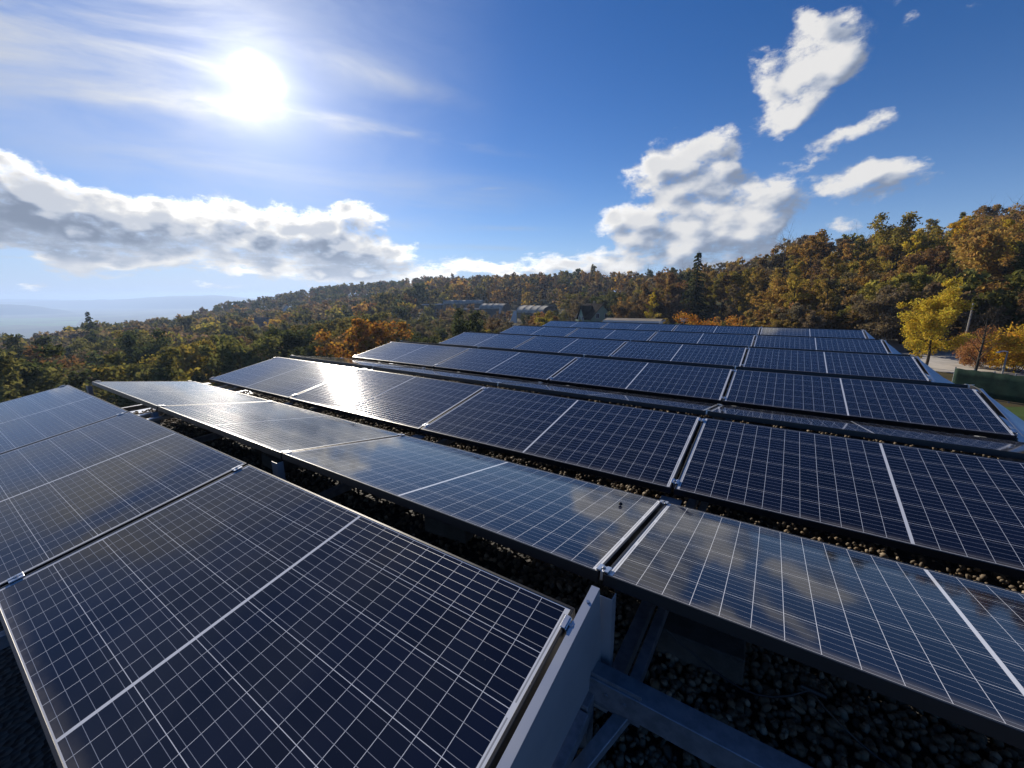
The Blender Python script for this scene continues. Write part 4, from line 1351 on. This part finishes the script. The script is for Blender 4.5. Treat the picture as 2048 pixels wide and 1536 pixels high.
# green screen fence
fx0, fx1 = gxy(1905, 760, 22.5), gxy(2300, 760, 17.0)
p0, p1 = np.array(fx0), np.array(fx1)
Lf = np.linalg.norm(p1 - p0); z0 = zg(*p0)
fe = tag(empty('mesh_fence', (p0[0], p0[1], z0), (0, 0, math.atan2(*(p1 - p0)[::-1]))), 'dark green mesh screen fence at the edge of the lawn on the right', 'fence')
V, Fc = [], []
nx = 40
for i in range(nx + 1):
    for k in range(5):
        V.append((Lf * i / nx, .008 * math.sin(i * 1.1 + k), .08 + 1.35 * k / 4 + (.02 * math.sin(i * 1.57) if k == 4 else 0)))
for i in range(nx):
    for k in range(4): Fc.append((i * 5 + k, i * 5 + 5 + k, i * 5 + 6 + k, i * 5 + 1 + k))
me = np_mesh('screen', V, np.array(Fc), True); me.materials.append(M_MESH); so = link('screen', me, fe)
md = so.modifiers.new('thickness', 'SOLIDIFY'); md.thickness = .012
for i in range(0, 9):
    mb = MB(); mb.tube([(Lf * i / 8, .06, -.2), (Lf * i / 8, .06, 1.5)], .03, 8); mb.build('post', M_GALV, fe)

# the woods: every tree that shows well is a tree of its own -------------------------
WOOD = []
SIGHT = [(1140, 1225, 645, 106), (1030, 1125, 622, 148), (955, 1025, 615, 166), (838, 975, 606, 200), (1014, 1040, 646, 114), (984, 1002, 630, 133), (1215, 1330, 648, 66), (1355, 1380, 655, 60), (1368, 1408, 638, 82), (562, 582, 616, 284), (512, 534, 646, 214)]


def in_the_way(x, y, st, h):
    q = np.array([x, y, 0]) - CAM; q[2] = 0
    d = q @ _F / (1 - _F[2] ** 2) * 1.0
    px = 1024 + FPX * (q @ CR) / (q @ _F); dep = q @ _F
    if dep < 5: return False
    topz = zg(x, y) + h * 1.04 - CAM[2]
    v = np.array([q[0], q[1], topz])
    py = 768 - FPX * (v @ CU) / (v @ _F); px = 1024 + FPX * (v @ CR) / (v @ _F)
    wpx = {'bare': .2, 'oak': .33, 'slim': .17, 'bush': .5}[st] * h * FPX / dep
    for a, b_, ymin, dd in SIGHT:
        if dep < dd and a - wpx < px < b_ + wpx and py < ymin: return True
    return False



def region(x0, x1, r0, r1, n, spacing, styles, cols, hrange, place, tries=40):
    made = 0
    for _ in range(n * tries):
        if made >= n: break
        px = rng.uniform(x0, x1); d_ = ray(px, 590); az = math.atan2(d_[0], d_[1])
        r_ = math.sqrt(rng.uniform(r0 * r0, r1 * r1))
        x, y = CAM[0] + math.sin(az) * r_, CAM[1] + math.cos(az) * r_
        if not free(x, y, spacing): continue
        TAKEN.append((x, y, spacing * .62)); made += 1
        st = styles[rng.integers(len(styles))]
        ck = list(cols); w_ = np.array([cols[k] for k in ck], float)
        co = ck[rng.choice(len(ck), p=w_ / w_.sum())]
        h = rng.uniform(*hrange)
        if in_the_way(x, y, st, h):
            for q_ in (.75, .55, .4, .28):
                if not in_the_way(x, y, st, h * q_): break
            else: continue
            h *= q_
            if h < 2.2: continue
        WOOD.append((r_, x, y, st, co, h, place))


MIX_L = {'olive green': 8, 'dark green': 5, 'rust brown': 1.6, 'golden brown': 1.2, 'grey brown': 5, 'yellow green': 1.0, 'orange': .12}
MIX_R = {'golden brown': 6, 'rust brown': 3, 'olive green': 2.2, 'yellow green': 2.5, 'orange': .4, 'yellow': .7, 'grey brown': 2.6}
MIX_M = {'golden brown': 4, 'rust brown': 3.5, 'olive green': 3, 'grey brown': 4, 'orange': .35, 'yellow': .5, 'dark green': .7, 'yellow green': 1.5}
region(1560, 2300, 62, 92, 95, 3.8, ['oak', 'slim', 'slim'], MIX_R, (6, 10), 'on the right hillside')
region(1560, 2350, 90, 150, 160, 4.6, ['slim', 'slim', 'slim', 'oak', 'bare'], MIX_R, (11, 15), 'on the right hillside')
region(1520, 2200, 52, 66, 30, 3.2, ['bush', 'oak'], {'yellow green': 2, 'golden brown': 2, 'olive green': 3, 'rust brown': 2, 'grey brown': 2}, (3.5, 6.5), 'at the foot of the right hillside')
region(1230, 1600, 84, 130, 60, 5.0, ['oak', 'slim'], MIX_M, (8, 12), 'behind the farthest panel row')
region(1180, 1620, 125, 260, 170, 5.5, ['slim', 'slim', 'oak', 'bare'], MIX_M, (9, 13), 'along the skyline behind the farthest panel row')
region(1180, 1560, 58, 84, 20, 3.5, ['bush'], {'yellow green': 2, 'olive green': 3, 'golden brown': 2, 'dark green': 1}, (2.5, 4.0), 'behind the farthest panel row')
region(820, 1215, 52, 150, 150, 4.6, ['oak'], MIX_L, (6, 10), 'below the arched sheds')
region(850, 1215, 170, 300, 130, 5.5, ['oak', 'slim'], MIX_M, (8, 12), 'behind the arched sheds')
region(1040, 1240, 60, 106, 40, 3.5, ['bush'], MIX_L, (2.5, 4.5), 'around the green house')
region(860, 1200, 215, 330, 150, 6.5, ['slim', 'oak'], MIX_M, (12, 16), 'along the skyline above the arched sheds')
region(-200, 400, 50, 130, 60, 9.0, ['oak'], MIX_L, (11, 15), 'on the left slope')
region(330, 880, 52, 150, 85, 8.6, ['oak'], MIX_L, (10, 14), 'on the left slope')
region(-200, 420, 130, 330, 230, 9.5, ['oak'], MIX_L, (11, 16), 'far down the left slope')
region(400, 900, 150, 300, 240, 9.2, ['oak', 'oak', 'oak', 'slim'], MIX_L, (11, 15), 'far down the left slope')
region(1080, 1420, 190, 330, 90, 4.2, ['oak'], MIX_M, (7, 10), 'far')
region(380, 900, 290, 500, 420, 8.0, ['oak', 'slim'], MIX_L, (10, 14), 'far')
region(880, 1650, 250, 420, 200, 8.0, ['slim', 'oak'], MIX_M, (11, 15), 'far')
region(-250, 420, 330, 520, 170, 9.0, ['oak'], MIX_L, (9, 12), 'far')

WOOD.sort(key=lambda q: q[0])
COUNT = {}
REST = []
KINDN = {'bare': 'leafless_tree', 'oak': 'broadleaf_tree', 'slim': 'slender_tree', 'bush': 'shrub'}
WORD = {'bare': 'leafless tree', 'oak': 'round crowned tree', 'slim': 'slender forest tree', 'bush': 'bush'}
for (r_, x, y, st, co, h, place) in WOOD:
    if COUNT.get(st, 0) >= 295 or place == 'far':
        REST.append((x, y, st, co, h)); continue
    COUNT[st] = COUNT.get(st, 0) + 1
    lib, hh = {'oak': (OAKS, 11.5), 'slim': (SLIMS, 15.5), 'bush': (BUSHES, 4.3), 'bare': (BARES, 9.5)}[st]
    if st == 'bare': co = 'grey brown'
    plant(KINDN[st], lib[rng.integers(len(lib))], x, y, h / hh, co, '%s %s in the wood %s' % (co, WORD[st], place), 'shrub' if st == 'bush' else 'tree',
          '%s %s wood %s' % (co, WORD[st], place))

# the rest of the wood reads as one mass
LQ, LC = [], []
SMALL = []
for st, h, rad in (('oak', 11, 3.6), ('oak', 11, 3.4), ('slim', 15, 2.3), ('slim', 15, 2.1)):
    _, cen, spr = skeleton(h, rad, st)
    SMALL.append((st, h * 1.04, leaves(cen, spr * (1.0 if st == 'oak' else .8), 6, .62)))
for (x, y, st, co, h) in REST:
    opts = [q for q in SMALL if q[0] == st]
    _, hh, Q = opts[rng.integers(len(opts))]
    s = h / hh; a = rng.uniform(0, 6.28)
    ca, sa = math.cos(a) * s, math.sin(a) * s
    Rm = np.array([[ca, -sa, 0], [sa, ca, 0], [0, 0, s]])
    LQ.append(Q @ Rm.T + np.array([x, y, zg(x, y)]))
    LC.append(np.tile(np.array(jitter(PAL[co])), (len(Q) * 4, 1)))
Q = np.concatenate(LQ); C_ = np.concatenate(LC)
me = np_mesh('far_wood', Q.reshape(-1, 3), np.arange(len(Q) * 4).reshape(-1, 4))
ca_ = me.color_attributes.new('Col', 'FLOAT_COLOR', 'CORNER')
ca_.data.foreach_set('color', C_.astype(np.float32).ravel())
me.materials.append(M_LEAFA)
tag(link('far_wood', me), 'distant autumn wood covering the hillside beyond the nearer trees', 'wood', None, 'stuff')
print('wood', COUNT, len(REST), len(Q))

# ------------------------------------------------------------------ air
hm = bpy.data.meshes.new('haze')
mb = MB(); mb.box((-9300, -9300, -156), (9300, 9300, 42)); hm = mb.mesh('haze')
m = bpy.data.materials.new('haze'); m.use_nodes = True; m.node_tree.nodes.clear()
nt = NT(m.node_tree); out = nt.n('ShaderNodeOutputMaterial')
pv = nt.n('ShaderNodeVolumePrincipled')
pv.inputs['Color'].default_value = (.50, .68, 1.0, 1)
pv.inputs['Density'].default_value = HAZE
pv.inputs['Anisotropy'].default_value = .3
nt.link(pv.outputs[0], out.inputs['Volume'])
hm.materials.append(m)
tag(link('haze', hm), kind='stuff')
